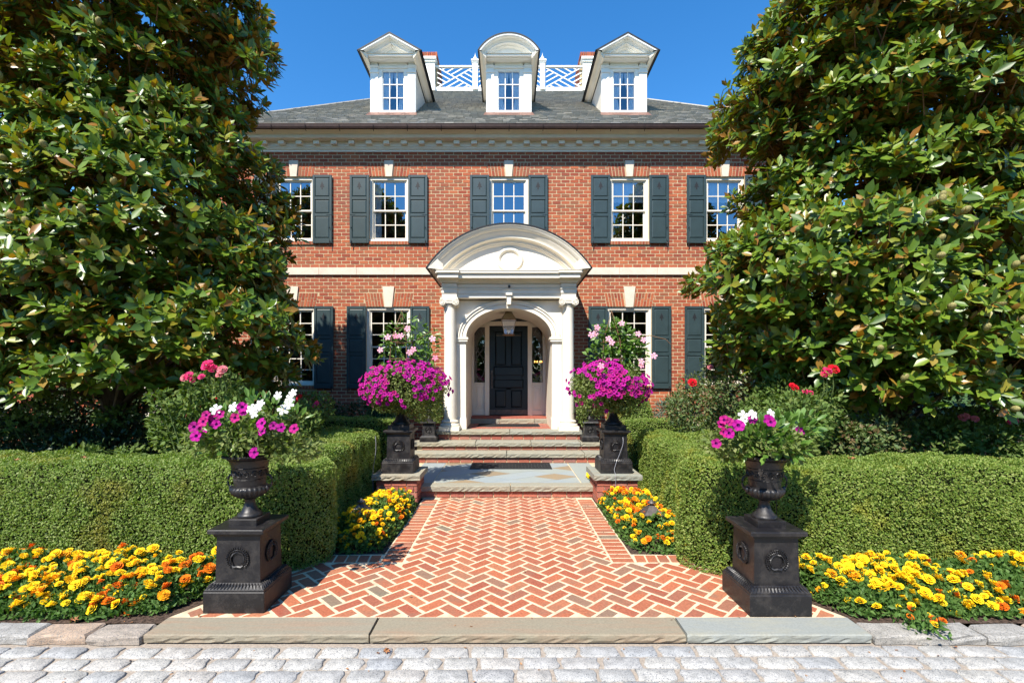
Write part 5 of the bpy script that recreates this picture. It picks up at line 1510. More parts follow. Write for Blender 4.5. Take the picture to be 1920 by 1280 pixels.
    for i in sel:
        q = W[i]; ax = AX[i]; b.tube([q-ax*.28+(0,0,-.04), q-ax*.12, q+ax*.01], [.008,.006,.004], 3)
    tag(b.build("twigs", M['twig'], t), kind='stuff')
    # seed cones, standing in whorls on the outside
    X = W[:,0]/W[:,1]*890+952; Yp = 707-(W[:,2]-CAMZ)/W[:,1]*890
    cand = np.where((X > 0) & (X < 1920) & (Yp > 0) & (np.arange(N) < N-m))[0]
    cand = cand[np.argsort(W[cand,1]+g_.uniform(0,2.5,len(cand)))][:32]
    b = MB(); b.lathe([(.0,-.01),(.016,.0),(.027,.018),(.030,.038),(.026,.060),(.014,.076),(.0,.080)], 0, 0, 10); cme = b.mesh("seed_cone", [M['cone']], smooth=True)
    for i in cand:
        o = put("seed_cone", cme, tuple(W[i]+AX[i]*.035), t); o.rotation_mode = 'QUATERNION'; o.rotation_quaternion = Vector(AX[i]).to_track_quat('Z','Y'); o.scale = (1.1,1.1,1.15)
    return t
magnolia("tall glossy magnolia filling the left of the picture", -5.53, 6.65, [(1.45,1.8),(1.9,2.52),(2.4,2.6),(2.9,2.38),(3.3,2.25),(4.0,2.28),(4.6,2.1),(5.5,1.65),(6.2,2.05),(7.1,1.95),(7.9,1.4),(8.5,.6)], 11, 330)
magnolia("tall glossy magnolia filling the right of the picture", 5.41, 6.65, [(1.45,1.9),(2.0,2.35),(2.6,2.4),(3.1,2.55),(3.5,2.6),(3.8,1.85),(4.7,1.82),(5.3,2.22),(6.2,2.12),(7.1,1.5),(7.9,1.2),(8.5,.6)], 23, 330)

# ================================================================ FLOWERS (shared meshes)
def petunia_mesh(mat_main, mat_eye):
    b = MB(); n = 15; rim = []; mid = []
    for i in range(n):
        a = i*2*math.pi/n; r = (.43,.50,.50)[i % 3]; rim.append((r*math.cos(a), r*math.sin(a), (.10,.0,-.02)[i % 3]+.05*math.sin(2*a)))
        mid.append((.16*math.cos(a), .16*math.sin(a), -.05))
    b.strip([mid, rim], True); b.cm = 1; b.add(mid+[(0,0,-.28)], [(i,n,(i+1)%n)[::-1] for i in range(n)]); 
    return b.mesh("flower", [mat_main, mat_eye])
def star_mesh(mat_main):
    b = MB()
    for k in range(5):
        a = k*2*math.pi/5; c_, s_ = math.cos(a), math.sin(a)
        P = [(.05,.03,0),(.05,-.03,0),(.30,-.19,.05),(.30,.13,.02),(.52,-.12,.0),(.48,.14,-.03),(.40,.02,.05)]
        b.add([(x*c_-y*s_, x*s_+y*c_, z) for x, y, z in P], [(0,1,2,6),(0,6,3),(3,6,5),(6,4,5),(6,2,4)])
    b.cm = 1; b.lathe([(.0,.05),(.05,.03),(.07,-.02)], 0, 0, 6)
    return b.mesh("flower", [mat_main, M['stamen']])
def pompom_mesh(mat, seed, k=3, petals=11, nm="flower"):
    g2 = random.Random(seed); b = MB()
    for r in range(k+1):
        n = petals - 2*r; rad = .5*(1-r/(k+1.0)); z = .10+.34*(r/(k+.0))**.8; tilt = .10+.22*r/k
        for i in range(n):
            a = (i+.5*(r%2)+g2.uniform(-.15,.15))*2*math.pi/n; c_, s_ = math.cos(a), math.sin(a); wv = rad*2.1/n*1.7; rr = rad*(1+g2.uniform(-.08,.08))
            P = [(rr*.35,-wv*.3,z-.16),(rr*.35,wv*.3,z-.16),(rr,wv*.8,z-.02+g2.uniform(-.03,.03)),(rr*1.04,0,z-.05),(rr,-wv*.8,z-.02+g2.uniform(-.03,.03))]
            b.cr = g2.random()*.3; b.add([(x*c_-y*s_, x*s_+y*c_, zz) for x,y,zz in P], [(0,4,3),(0,3,1),(1,3,2)])
    b.add([(.5*.25*math.cos(i), .5*.25*math.sin(i), .42) for i in range(6)]+[(0,0,.50)], [(i,(i+1)%6,6) for i in range(6)])
    return b.mesh(nm, [mat])
F_MAG = petunia_mesh(M['magenta'], M['purple_eye']); F_WHITE = star_mesh(M['white_petal']); F_PINK = star_mesh(M['pink_petal'])
F_Y = [pompom_mesh(M['yellow_petal'], i) for i in range(3)]; F_G = [pompom_mesh(M['gold_petal'], 5+i) for i in range(2)]; F_O = [pompom_mesh(M['orange_petal'], 9+i) for i in range(2)]
F_RED = pompom_mesh(M['red_petal'], 21, 3, 8); F_HOT = pompom_mesh(M['hotpink_petal'], 22, 3, 8); F_PR = pompom_mesh(M['pinkrose_petal'], 23, 3, 8)
gg = random.Random(77)
def flower(me, p, nrm, s, parent, name="flower"):
    n = Vector(nrm).normalized(); q = n.to_track_quat('Z','Y') @ Matrix.Rotation(gg.uniform(0,6.28), 3, 'Z').to_quaternion()
    mw = Matrix.Translation(p) @ q.to_matrix().to_4x4() @ Matrix.Scale(s, 4)
    return put(name, me, None, parent, mw=mw)

# ---------------- petunia balls over the middle urns
def petunia_ball(cx, cy, cz, rx, ry, rz, label, seed, nf, slant):
    g_ = random.Random(seed); t = thing("petunia_basket", label, "flowers", (cx, cy, cz-.5))
    blobs = [(cx,cy,cz,rx*.93,ry*.93,rz*.93,5200),(cx-rx*.3,cy-.1,cz-rz*.55,rx*.5,ry*.5,rz*.55,1400),(cx+rx*.35,cy-.05,cz-rz*.6,rx*.5,ry*.5,rz*.55,1400),(cx+slant*.1,cy,cz+rz*.3,rx*.5,ry*.5,rz*.5,900)]
    blob_foliage("foliage", t, blobs, M['petunia_leaf'], .038, T_LEAF4, .3, .62)
    b = MB()
    for i in range(26):
        a = g_.uniform(0,6.28); b.tube([(cx+.12*math.cos(a),cy+.12*math.sin(a),cz-.30),(cx+rx*.6*math.cos(a),cy+ry*.6*math.sin(a),cz+g_.uniform(-.1,.25)),(cx+rx*.9*math.cos(a),cy+ry*.9*math.sin(a),cz-g_.uniform(0,.45))], [.006,.004,.002], 4)
    tag(b.build("stems", M['green_stem'], t), kind='stuff')
    k = 0; pts = []
    tries = 0
    while k < nf and tries < 9000:
        tries += 1
        v = Vector((g_.gauss(0,1), g_.gauss(0,1)-.75, g_.gauss(0,1)+.18)).normalized()
        if v.z < -.35 and g_.random() < .8: continue
        p = Vector((cx+rx*v.x*1.0, cy+ry*v.y*1.0, cz+rz*v.z*1.0)) + v*g_.uniform(-.02,.05)
        if any((p-q).length < .037 for q in pts): continue
        if math.sin(p.x*9+seed)+math.sin(p.z*11+p.x*5) < -.9: continue
        pts.append(p); flower(F_MAG, p, v*.8+Vector((g_.uniform(-.4,.4), -.35, g_.uniform(-.1,.5))), g_.uniform(.055,.075), t); k += 1
    return t
petunia_ball(-1.47, 6.86, 1.62, .63, .52, .37, "mound of magenta petunias in the urn on the left pier", 5, 275, 1)
petunia_ball(1.45, 6.86, 1.64, .57, .50, .36, "mound of magenta petunias in the urn on the right pier", 8, 280, -1)
def mandevilla(cx, cy, z0, blobs, flowers, label, seed, loops):
    t = thing("pink_mandevilla", label, "plant", (cx, cy, z0)); g_ = random.Random(seed)
    PP, DD, NN = [], [], []
    for (bx_, bz_, r, n) in blobs:
        c = np.array((bx_, cy+.0, bz_)); n = int(n*1.9); v = rand_dir(n); PP.append(c + v*r*(rng.random((n,1))**.4)*(1,.7,1)); DD.append(nrmz(v+rand_dir(n)*.7)); NN.append(nrmz(v*.4+rand_dir(n)*.5+(0,-.3,.8)))
    P = np.concatenate(PP); scatter("foliage", P, np.concatenate(DD), np.concatenate(NN), .085*rng.uniform(.7,1.25,len(P)), T_LEAF, M['mandevilla_leaf'], t)
    b = MB()
    for k in range(4):
        a = k*math.pi/2+.6; b.tube([(cx+.20*math.cos(a),cy+.2*math.sin(a),z0),(cx+.16*math.cos(a),cy+.16*math.sin(a),z0+.55),(cx,cy,z0+.98)], .006, 4)
    for h, r in ((.28,.19),(.52,.165),(.72,.11)):
        b.tube([(cx+r*math.cos(i*.524),cy+r*math.sin(i*.524),z0+h) for i in range(13)], .005, 4)
    for l in loops: b.tube(l, [.005]*(len(l)-1)+[.002], 4)
    b.build("trellis_and_stem", M['twig'], t)
    for (x_, y_, Y) in flowers:
        flower(F_PINK, Vector((px(x_,Y), Y, pz(y_,Y))), (g_.uniform(-.3,.3), -1, .25), g_.uniform(.085,.10), t)
yL = 6.75
mandevilla(-1.53, 6.86, 1.75, [(px(x_,yL),pz(y_,yL),r,n) for x_,y_,r,n in [(738,622,.14,26),(762,605,.12,22),(785,622,.16,34),(728,640,.13,24),(800,645,.13,26),(775,650,.15,24),(722,668,.13,20),(758,672,.2,34),(803,668,.14,24),(745,655,.14,18),(808,628,.10,12)]],
    [(764,616,6.6),(727,632,6.6),(742,630,6.6),(751,630,6.65),(713,656,6.6),(768,661,6.6),(775,655,6.62),(816,671,6.62),(811,635,6.7)], "pink mandevilla climbing a small trellis above the left petunia mound", 3,
    [[(-1.3,6.8,2.3),(-1.1,6.75,2.42),(-.98,6.7,2.36)]])
mandevilla(1.50, 6.86, 1.75, [(px(x_,yL),pz(y_,yL),r,n) for x_,y_,r,n in [(1165,630,.20,70),(1150,618,.15,50),(1125,625,.14,36),(1180,640,.18,60),(1158,655,.22,90),(1195,650,.15,46),(1140,650,.18,60),(1178,668,.2,60),(1120,668,.16,40),(1145,675,.16,40),(1205,668,.1,20),(1115,690,.1,16)]],
    [(1166,606,6.6),(1141,635,6.6),(1147,642,6.58),(1120,614,6.6),(1117,625,6.62),(1197,626,6.6),(1207,637,6.6),(1226,667,6.6),(1203,678,6.55),(1203,685,6.55),(1127,686,6.3),(1109,628,6.6)], "dense pink mandevilla above the right petunia mound, a tendril reaching right", 4,
    [[(1.75,6.8,2.3),(2.0,6.7,2.36),(2.2,6.62,2.30),(2.38,6.6,2.12)]])

# ---------------- mixed planting of the two front urns
def urn_planting(cx, cy, z, lab, purple, white, seed, blobs, lblobs):
    t = thing("urn_flowers", lab, "flowers", (cx, cy, z-.12)); g_ = random.Random(seed)
    blob_foliage("foliage", t, blobs, M['petunia_leaf'], .045, T_LEAF4, .4, .25)
    PP, DD, NN = [], [], []
    for (x_, y_, Y, r, n) in lblobs:
        c = np.array((px(x_,Y), Y, pz(y_+20,Y))); v = nrmz(rand_dir(n)+(0,0,.3)); PP.append(c+v*r*.6*(1,1,.75)); DD.append(nrmz(v+rand_dir(n)*.35+(0,0,.35))); NN.append(nrmz(rand_dir(n)*.5+(0,-.5,.7)))
    P = np.concatenate(PP); scatter("broad_leaf", P, np.concatenate(DD), np.concatenate(NN), .078*rng.uniform(.6,1.3,len(P)), T_LEAF, M['mandevilla_leaf'], t)
    b = MB()
    for i in range(22): 
        a = g_.uniform(0,6.28); r = g_.uniform(.15,.36); b.tube([(cx+.05*math.cos(a),cy+.05*math.sin(a),z-.08),(cx+r*.6*math.cos(a),cy+r*.6*math.sin(a),z+g_.uniform(.1,.26)),(cx+r*math.cos(a),cy+r*math.sin(a),z+g_.uniform(.0,.35))], [.005,.004,.002], 4)
    tag(b.build("stems", M['green_stem'], t), kind='stuff')
    b = MB(); b.lathe([(0,z-.05),(.15,z-.03),(.165,z-.03)], cx, cy, 20); b.build("potting_soil", M['mulch'], t)
    for x_, y_ in purple:
        Y = cy - g_.uniform(.16,.32); flower(F_MAG, Vector((px(x_,Y),Y,pz(y_,Y))), (g_.uniform(-.35,.35),-1,g_.uniform(.1,.5)), g_.uniform(.068,.092), t)
    for x_, y_ in white:
        Y = cy - g_.uniform(.10,.28); flower(F_WHITE, Vector((px(x_,Y),Y,pz(y_,Y))), (g_.uniform(-.4,.4),-1,g_.uniform(.2,.6)), g_.uniform(.066,.088), t)
    return t
cx, cy = PF[0]
urn_planting(cx, cy, 1.155, "white mandevilla and purple petunias spilling from the left front urn",
    [(386,778),(395,788),(380,790),(363,800),(367,817),(379,814),(372,808),(403,784),(405,795),(412,776),(454,763),(456,770),(440,783),(490,793),(491,808),(512,798),(551,803),(476,848),(527,801)],
    [(437,763),(470,766),(476,775),(484,762),(488,756),(531,768),(544,747),(541,758),(521,741),(549,736),(405,767)], 3,
    [(cx,cy,1.32,.33,.28,.13,1400),(cx+.34,cy,1.20,.24,.20,.12,900),(cx-.33,cy-.05,1.27,.16,.18,.10,400),(cx+.1,cy,1.38,.34,.2,.12,400)],
    [(430,790,3.7,.20,60),(400,800,3.65,.16,36),(420,765,3.75,.16,40),(495,745,3.8,.16,34),(455,775,3.7,.2,40),(520,755,3.8,.18,34),(395,825,3.6,.12,24),(550,765,3.8,.14,20),(470,735,3.85,.12,14)])
cx, cy = PF[1]
urn_planting(cx, cy, 1.155, "bright green foliage with a few purple and white blooms in the right front urn",
    [(1358,787),(1368,790),(1377,795),(1358,810),(1368,812),(1343,831),(1385,797),(1446,791),(1442,787),(1411,786),(1499,808),(1352,795)],
    [(1446,775),(1412,777),(1408,780),(1392,790),(1394,779)], 6,
    [(cx,cy,1.285,.34,.28,.11,1500),(cx-.30,cy-.05,1.24,.2,.2,.10,600),(cx+.2,cy,1.24,.2,.2,.12,500)],
    [(1430,795,3.6,.2,60),(1460,785,3.7,.2,60),(1490,790,3.7,.2,54),(1510,775,3.75,.16,34),(1410,805,3.6,.18,44),(1475,815,3.6,.18,50),(1440,825,3.55,.18,44),(1395,815,3.6,.12,24)])

# ---------------- trailing plants in the small back urns
for (cx, cy), lb in zip(PS, ("pale trailing vine spilling from the small urn left of the porch", "bright trailing vine spilling from the small urn right of the porch")):
    t = thing("trailing_vine", lb, "plant", (cx, cy, 1.25))
    bl = [(cx,cy,1.40,.24,.22,.14,700),(cx+.16*(1 if cx<0 else -1),cy-.1,1.15,.12,.12,.28,500),(cx-.14,cy,1.15,.11,.11,.30,450),(cx+.14,cy,1.2,.1,.1,.22,300)]
    blob_foliage("foliage", t, bl, M['petunia_leaf'], .045, T_LEAF4, .3, .3)

# ---------------- marigold beds
def marigolds(label, poly, nfl, hfun, seed, mixw, nleaf, extra=(), fsz=(.048,.086)):
    g_ = random.Random(seed); xs_ = [p[0] for p in poly]; ys_ = [p[1] for p in poly]
    cx, cy = sum(xs_)/len(poly), sum(ys_)/len(poly); t = thing("marigold_bed", label, "marigolds", (cx, cy, 0)); pl = []
    for i in range(len(poly)):
        a, q = poly[i], poly[(i+1)%len(poly)]; nx, ny = q[1]-a[1], a[0]-q[0]; l = math.hypot(nx,ny); pl.append((nx/l, ny/l, (nx*a[0]+ny*a[1])/l))
    def edge(x, y): return min(-(nx*x+ny*y-c) for nx,ny,c in pl)
    def h(x, y): e = max(0, edge(x,y)); return hfun(x,y)*(1-math.exp(-e/.07))*(.86+.14*math.sin(x*7+seed)*math.sin(y*8+seed*2))
    P = []
    while len(P) < nleaf:
        x, y = g_.uniform(min(xs_),max(xs_)), g_.uniform(min(ys_),max(ys_))
        if edge(x,y) < 0: continue
        H = h(x,y); P.append((x, y, max(.01, H*(g_.random()**.45))))
    for (ex, ey, er, ez) in extra:
        for i in range(260): P.append((ex+g_.gauss(0,er*.5), ey+g_.gauss(0,er*.5), max(-.03, ez+g_.uniform(-.03,.06))))
    P = np.array(P); n = len(P)
    scatter("foliage", P, nrmz(rand_dir(n)+(0,0,.45)), nrmz(rand_dir(n)+(0,-.2,.6)), .042*rng.uniform(.6,1.3,n), T_LEAF4, M['marigold_leaf'], t)
    pts = []; tries = 0
    while len(pts) < nfl and tries < 30000:
        tries += 1
        x, y = g_.uniform(min(xs_),max(xs_)), g_.uniform(min(ys_),max(ys_))
        if edge(x,y) < .015: continue
        p = Vector((x, y, h(x,y)+g_.uniform(-.045,.05)))
        cl_ = math.sin(x*5.1+seed)+math.sin(y*6.3+x*3)
        if cl_ < -.8 and g_.random() < .75: continue
        if any((p-q).length < .038 for q in pts): continue
        pts.append(p); q = g_.random()+.16*math.sin(x*4+seed*3)
        me = g_.choice(F_Y) if q < mixw[0] else (g_.choice(F_G) if q < mixw[1] else g_.choice(F_O))
        flower(me, p, (g_.uniform(-.8,.8), -.35+g_.uniform(-.6,.45), 1), g_.uniform(*fsz), t)
    for (ex, ey, er, ez) in extra:
        for i in range(7): flower(g_.choice(F_Y+F_O), Vector((ex+g_.gauss(0,er*.6), ey+g_.gauss(0,er*.6), ez+.05)), (0,-.5,1), .048, t)
    return t
marigolds("front marigold bed left of the pedestals, gold and orange heads before the hedge", [(-4.45,3.50),(-3.1,3.46),(-2.60,3.56),(-2.34,4.0),(-2.34,4.24),(-4.45,4.26)], 298, lambda x,y: .17+.18*(y-3.5)/.7, 2, (.68,.82), 16000)
marigolds("front marigold bed right of the pedestals, mostly yellow heads spilling over the kerb", [(2.58,3.50),(4.6,3.50),(4.6,4.18),(2.42,4.18),(2.36,3.9)], 290, lambda x,y: .17+.18*(y-3.5)/.7, 4, (.84,.93), 17000, [(2.93,3.36,.13,.02)])
marigolds("marigold bed with path light along the left edge of the walk", [(-1.93,5.0),(-1.60,4.74),(-1.30,4.86),(-1.235,5.3),(-1.235,6.52),(-1.80,6.55)], 285, lambda x,y: .33 if y > 5 else .25, 6, (.76,.86), 9000, (), (.042,.070))
marigolds("marigold bed with path light along the right edge of the walk", [(1.30,4.86),(1.58,4.72),(1.90,4.86),(1.95,6.5),(1.235,6.56),(1.235,5.3)], 285, lambda x,y: .33 if y > 5 else .25, 9, (.66,.80), 9000, (), (.042,.070))
marigolds("small tuft of yellow marigolds between the right pier and the landing", [(1.22,7.15),(1.40,7.15),(1.42,7.7),(1.24,7.7)], 16, lambda x,y: .48, 12, (.95,.98), 900)

# ================================================================ ROSES AND SHRUBS
def bush(name, label, cat, blobs, mat, size, flowers=(), stems=12, seed=1, T=T_LEAF4, fs=.08, group=None, shell=.45):
    cx = sum(b[0] for b in blobs)/len(blobs); cy = sum(b[1] for b in blobs)/len(blobs); g_ = random.Random(seed)
    t = thing(name, label, cat, (cx, cy, 0), group)
    blob_foliage("foliage", t, blobs, mat, size, T, .4, shell)
    b = MB()
    for i in range(stems):
        bl = g_.choice(blobs); e = (bl[0]+g_.uniform(-.7,.7)*bl[3], bl[1]+g_.uniform(-.7,.7)*bl[4], bl[2]+g_.uniform(.2,1.0)*bl[5])
        b.tube([(cx+g_.uniform(-.15,.15),cy,0),((cx+e[0])/2+g_.uniform(-.1,.1),(cy+e[1])/2,e[2]*.55),e], [.010,.007,.003], 4)
    for (me, x_, y_, Y, s_) in flowers:
        p = (px(x_,Y), Y, pz(y_,Y)); b.tube([(p[0]+g_.uniform(-.12,.12),Y+.12,p[2]-.45),(p[0]+.02,Y+.03,p[2]-.2),(p[0],Y+.01,p[2]-.01)], [.006,.005,.004], 4)
    tag(b.build("stems", M['green_stem'], t), kind='stuff')
    for (me, x_, y_, Y, s_) in flowers:
        flower(me, Vector((px(x_,Y), Y, pz(y_,Y))), (g_.uniform(-.4,.4), -.8, .6), s_, t)
    return t
def B(x_, y_, Y, rx, rz, n, ry=None): return (px(x_,Y), Y, pz(y_,Y), rx, ry or rx*.8, rz, n)
bush("rose_bush", "tall rose bush with hot pink and magenta clusters behind the left front urn", "rose bush",
    [B(355,815,5.3,.42,.30,1500),B(325,790,5.3,.30,.26,700),B(400,770,5.4,.34,.32,900),B(415,735,5.1,.22,.26,420),B(362,740,5.0,.14,.24,240),B(300,745,5.0,.16,.10,130),B(450,800,4.95,.34,.3,700)],
    M['rose_leaf'], .058, [(F_HOT,390,685,4.95,.13),(F_HOT,397,690,4.95,.10),(F_HOT,355,705,4.95,.10),(F_PR,347,708,4.95,.09),(F_HOT,362,712,4.95,.08),(F_PR,417,693,4.95,.10),(F_PR,412,702,4.95,.08),(F_HOT,378,706,4.95,.07),(F_RED,405,749,5.6,.07),(F_PR,352,783,5.3,.09),(F_PR,358,789,5.3,.08),(F_RED,287,769,5.6,.05)], 26, 1)
bush("rose_bush", "rose bush with small red blooms between the left urn flowers and the facade", "rose bush",
    [B(560,790,6.3,.34,.3,1100),B(590,765,6.8,.3,.24,600),B(535,760,6.6,.22,.3,400),B(500,745,6.9,.26,.3,360)],
    M['rose_leaf'], .055, [(F_RED,553,752,6.2,.09),(F_RED,562,744,6.2,.08),(F_HOT,594,757,6.3,.08),(F_HOT,590,760,6.3,.07)], 16, 2)
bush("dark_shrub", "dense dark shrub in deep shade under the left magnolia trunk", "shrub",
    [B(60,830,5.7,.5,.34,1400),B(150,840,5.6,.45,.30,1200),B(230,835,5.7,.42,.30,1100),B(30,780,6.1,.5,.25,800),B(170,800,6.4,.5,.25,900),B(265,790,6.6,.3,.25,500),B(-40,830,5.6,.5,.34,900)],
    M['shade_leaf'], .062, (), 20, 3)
bush("leafy_shrub", "loose light green shrub sprays under the lowest magnolia boughs at left", "shrub",
    [B(80,770,5.6,.3,.12,240),B(130,745,5.9,.3,.08,150),B(20,790,5.4,.22,.14,220),B(210,780,5.7,.24,.14,260),B(160,850,5.2,.2,.10,240),B(240,850,5.3,.2,.1,160)],
    M['rose_leaf'], .06, (), 14, 4)
bush("rose_bush", "reddish rose bush with a red bloom in front of the right lower window", "rose bush",
    [B(1300,770,7.0,.40,.30,1500),B(1360,745,7.2,.45,.34,1500),B(1330,725,7.5,.3,.28,600),B(1400,735,6.6,.42,.36,1500),B(1345,690,7.6,.22,.3,230),B(1290,735,7.4,.2,.3,300),B(1270,765,7.4,.25,.25,600)],
    M['rose_leaf_red'], .05, [(F_RED,1298,717,7.0,.13),(F_RED,1281,712,7.1,.05),(F_PR,1332,688,7.2,.09),(F_PR,1352,740,6.8,.08),(F_PR,1355,739,6.8,.06)], 34, 5)
bush("rose_bush", "rose bush with red and pink clusters behind the right front urn", "rose bush",
    [B(1450,775,6.0,.40,.34,1500),B(1500,790,5.1,.36,.32,1200),B(1420,790,6.0,.3,.25,700),B(1480,745,6.0,.36,.28,1100),B(1550,730,5.5,.14,.3,260),B(1530,760,5.4,.3,.22,700)],
    M['rose_leaf'], .055, [(F_RED,1563,692,5.1,.11),(F_HOT,1551,697,5.1,.11),(F_HOT,1545,702,5.1,.08),(F_RED,1490,727,5.15,.09),(F_HOT,1510,734,5.15,.06),(F_HOT,1520,736,5.15,.06),(F_RED,1485,722,5.15,.06)], 26, 6)
bush("rose_bush", "low green rose bush with maroon shoots right of the front urn", "rose bush",
    [B(1590,825,5.5,.40,.26,1500),B(1560,800,5.6,.3,.24,800),B(1640,820,5.5,.34,.25,1000),B(1690,790,5.6,.1,.24,90),B(1620,785,5.8,.24,.14,260)],
    M['rose_leaf_red'], .055, (), 18, 7)
bush("rose_bush", "dark green rose bush with faded pink clusters at the far right", "rose bush",
    [B(1740,830,5.6,.44,.28,1500),B(1820,825,5.6,.44,.30,1500),B(1900,825,5.6,.44,.30,1300),B(1800,790,6.0,.4,.18,600),B(1950,830,5.8,.44,.3,700)],
    M['rose_leaf'], .060, [(F_PR,1805,783,5.4,.09),(F_PR,1812,780,5.4,.08),(F_PR,1828,785,5.4,.08),(F_HOT,1889,791,5.4,.07),(F_HOT,1903,789,5.4,.07)], 18, 8)
bush("azalea_shrub", "dark evergreen shrub mass against the wall below the left shutters", "shrub",
    [(-3.9,10.0,.85,.7,.5,.45,1500),(-3.1,9.9,.85,.6,.5,.42,1400),(-4.9,10.1,.8,.7,.5,.5,900),(-2.5,10.1,.95,.4,.4,.5,900)], M['shade_leaf'], .075, (), 8, 9)
bush("strappy_plants", "blue green strappy leaved clump before the wall right of the topiary", "plant",
    [(3.35,9.5,.95,.45,.35,.36,1300),(4.2,9.6,.9,.6,.4,.35,900),(5.2,9.8,.9,.7,.4,.4,700)], M['blue_spruce'], .14, (), 0, 10, T_STRAP)
def topiary(cx, cy, r, h, label, mat):
    t = thing("topiary_cone", label, "topiary", (cx, cy, 0)); n = 26000
    z = rng.random(n)**1.25*h; a = rng.uniform(0, 2*math.pi, n); f = (1-(z/h)**1.7); rr = r*f
    N = np.column_stack([np.cos(a), np.sin(a), np.full(n,.45)]); P = np.column_stack([cx+rr*np.cos(a), cy+rr*np.sin(a), z]); P += N*(snoise(P,5,6,2)*.03-rng.random(n)**2*.05)[:,None]
    scatter("foliage", P, rand_dir(n,.4), nrmz(N+rand_dir(n)*.8), .030*rng.uniform(.7,1.3,n), T_TINY, mat, t)
    b = MB(); b.lathe([(r*.9*(1-(k/8)**1.7)+.001, h*.96*k/8) for k in range(9)], cx, cy, 16); b.build("branch_mass", M['hedge_core'], t)
topiary(2.42, 9.35, .62, 2.05, "clipped box topiary cone beside the right porch column", M['box_leaf'])
topiary(-2.42, 9.35, .60, 1.75, "clipped box topiary cone with shade-darkened leaves beside the left porch column", M['box_leaf_shaded'])

# ---------------- fallen leaves
def fallen(x_, y_, Y, s_, label, rz=0.0, z=None, tilt=.3):
    b = MB(); g2 = random.Random(int(x_*7+y_)); k = 9; rim = []
    for i in range(k*2):
        a = i*math.pi/k; r = (1.0 if i % 2 == 0 else .55)*(.7+.3*math.cos(a)); rim.append((r*math.cos(a)*.6, r*math.sin(a)*.5, g2.uniform(-.02,.30)))
    b.add(rim+[(0,0,.02)], [(i,(i+1)%(2*k),2*k) for i in range(2*k)])
    me = b.mesh("fallen_leaf", [M['dead_leaf']]); Z = pz(y_,Y) if z is None else z
    o = put("fallen_leaf", me, (px(x_,Y),Y,Z)); o.scale = (s_,s_,s_); o.rotation_euler = (tilt,.1,rz); tag(o, label, "leaf")
fallen(722,1222,3.15,.068, "curled brown leaf lying on the cobbles near the middle threshold joint", .4, -.048, .5)
fallen(708,1221,3.13,.03, "tiny green leaf beside the curled brown leaf on the cobbles", 1.2, -.048, .2)
fallen(136,1165,3.44,.075, "large brown leaf on the soil beside the left kerb", .2, .012, .3)
fallen(372,1150,3.5,.03, "small brown leaf at the foot of the left front pedestal", .9, .012)
fallen(1010,866,4.8,.001, "x") if False else None
fallen(155,868,4.75,.07, "brown and yellow leaf on top of the left hedge at its far end", .1, .965, .1)
fallen(30,874,4.6,.07, "long brown leaf on top of the left hedge at the picture edge", .5, .965, .1)
fallen(1595,868,4.70,.09, "large orange brown leaf on top of the right hedge beside the urn", .3, .958, .1)
fallen(1728,866,4.74,.07, "orange brown leaf on top of the right hedge, middle one of three", 1.3, .958, .1)
fallen(1875,868,4.70,.07, "orange brown leaf on top of the right hedge nearest the right edge", 2.3, .958, .1)
fallen(1455,835,5.2,.001, "x") if False else None

# ================================================================ SURROUNDINGS
def tree(label, cx, cy, h, r, n, size, seed, name="broadleaf_tree", group=None):
    g_ = np.random.default_rng(seed); t = thing(name, label, "tree", (cx, cy, -.1), group)
    b = MB(); b.tube([(cx,cy,-.15),(cx+.1,cy,h*.35),(cx,cy,h*.85)], [r*.10,r*.07,r*.02], 8); b.build("trunk", M['bark'], t)
    PP, OO = [], []
    for k in range(34):
        v = g_.normal(size=3); v /= np.linalg.norm(v); c = np.array((cx, cy, h*.60)) + v*(r*.68, r*.68, h*.30); br = r*g_.uniform(.25,.42); m = n//34
        u = g_.normal(size=(m,3)); u /= np.linalg.norm(u,axis=1,keepdims=True); PP.append(c+u*br*(.55+.45*g_.random((m,1)))); OO.append(u)
    P = np.concatenate(PP); O = np.concatenate(OO); scatter("crown", P, nrmz(O+rand_dir(len(P))), nrmz(O*.6+rand_dir(len(P))*.6+(0,0,.6)), size*rng.uniform(.7,1.3,len(P)), T_LEAF4, M['far_leaf'], t)
tree("leafy tree across the driveway that shows mirrored in the left windows", -9.5, -22, 15.5, 3.6, 9000, .42, 1)
tree("leafy tree across the driveway that shows mirrored in the right windows", 8.6, -21, 14.5, 3.4, 9000, .42, 2)
tree("broad tree farther across the driveway mirrored in the low windows", 20, -26, 13, 4.5, 6000, .5, 3)
tree("broad tree at the far left across the driveway", -22, -27, 13, 4.5, 6000, .5, 6)
wd = thing("distant_treeline", "unbroken wood far across the driveway behind the viewpoint", "trees", (0,-42,0))
n_ = 26000; P_ = np.column_stack([rng.uniform(-75,75,n_), rng.uniform(-45,-38,n_), rng.random(n_)**.8*12]); P_[:,2] *= .8+.2*np.sin(P_[:,0]*.35)
scatter("foliage", P_, rand_dir(n_), nrmz(rand_dir(n_)+(0,.4,.5)), .95*rng.uniform(.7,1.3,n_), T_LEAF4, M['far_leaf'], wd); wd['kind'] = 'stuff'
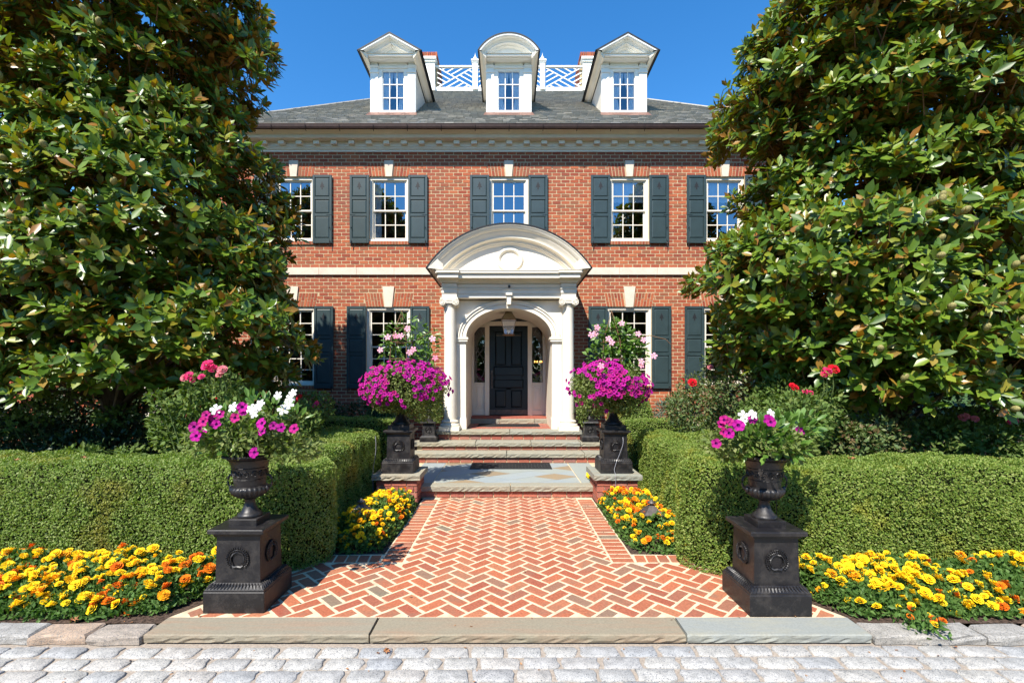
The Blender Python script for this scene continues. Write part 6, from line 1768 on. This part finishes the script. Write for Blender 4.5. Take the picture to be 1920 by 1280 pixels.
bush("dark_shrub", "tall dark shrub screen added behind the left magnolia trunk to darken its gaps", "shrub",  # added dark mass so the gaps under the tree read dark
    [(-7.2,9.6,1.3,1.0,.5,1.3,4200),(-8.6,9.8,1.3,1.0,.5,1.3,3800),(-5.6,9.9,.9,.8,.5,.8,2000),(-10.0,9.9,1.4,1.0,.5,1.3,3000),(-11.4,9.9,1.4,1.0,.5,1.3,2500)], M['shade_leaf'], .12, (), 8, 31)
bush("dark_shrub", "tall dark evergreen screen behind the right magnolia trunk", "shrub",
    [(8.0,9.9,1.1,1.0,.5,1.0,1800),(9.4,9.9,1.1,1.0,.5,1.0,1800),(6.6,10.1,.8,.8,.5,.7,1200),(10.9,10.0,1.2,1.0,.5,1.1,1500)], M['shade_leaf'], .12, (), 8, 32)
tree("green tree in the distance beyond the right magnolia", 21, 19, 9, 5, 9000, .36, 4)
tree("green tree in the distance beyond the left magnolia", -24, 20, 9, 5, 7000, .4, 5)
tree("low green tree beyond the right corner of the house", 13.5, 16.5, 6, 3.4, 9000, .26, 7)
f = thing("iron_fence", "black iron picket fence seen through the gap under the right magnolia", "fence", (9, 9.5, 0))
pk = MB(); pk.box(-.008,.008,-.008,.008,0,1.15); pm = pk.mesh("picket", [M['iron']])
for i in range(32): put("picket", pm, (6.6+i*.12, 9.5, 0), f)
b = MB(); b.box(6.5, 10.5, 9.488, 9.512, 1.0, 1.03); b.box(6.5,10.5,9.488,9.512,.12,.15); b.build("rail", M['iron'], f)

# dry leaf bits and petals on the ground
P_ = []
for k in range(150):
    q = rng.random()
    if q < .45: P_.append((rng.uniform(-3.5,3.5), rng.uniform(2.3,3.22), -.05))
    elif q < .7: s_ = rng.choice((-1,1)); P_.append((s_*(1.15-abs(rng.normal())*.12), rng.uniform(4.7,6.8), .008))
    elif q < .85: P_.append((rng.uniform(-2.2,2.2), rng.uniform(3.3,4.6), .010))
    else: P_.append((rng.uniform(-4.4,-2.6), rng.uniform(3.44,3.56), -.008))
P_ = np.array(P_); n_ = len(P_)
lit = scatter("leaf_litter", P_, rand_dir(n_)*(1,1,.15), nrmz(rand_dir(n_)*.4+(0,0,1)), .022*rng.uniform(.5,1.5,n_), T_LEAF4, M['dead_leaf'])
tag(lit, "scattered dry leaf bits on the cobbles and along the brick walk", "leaf litter")
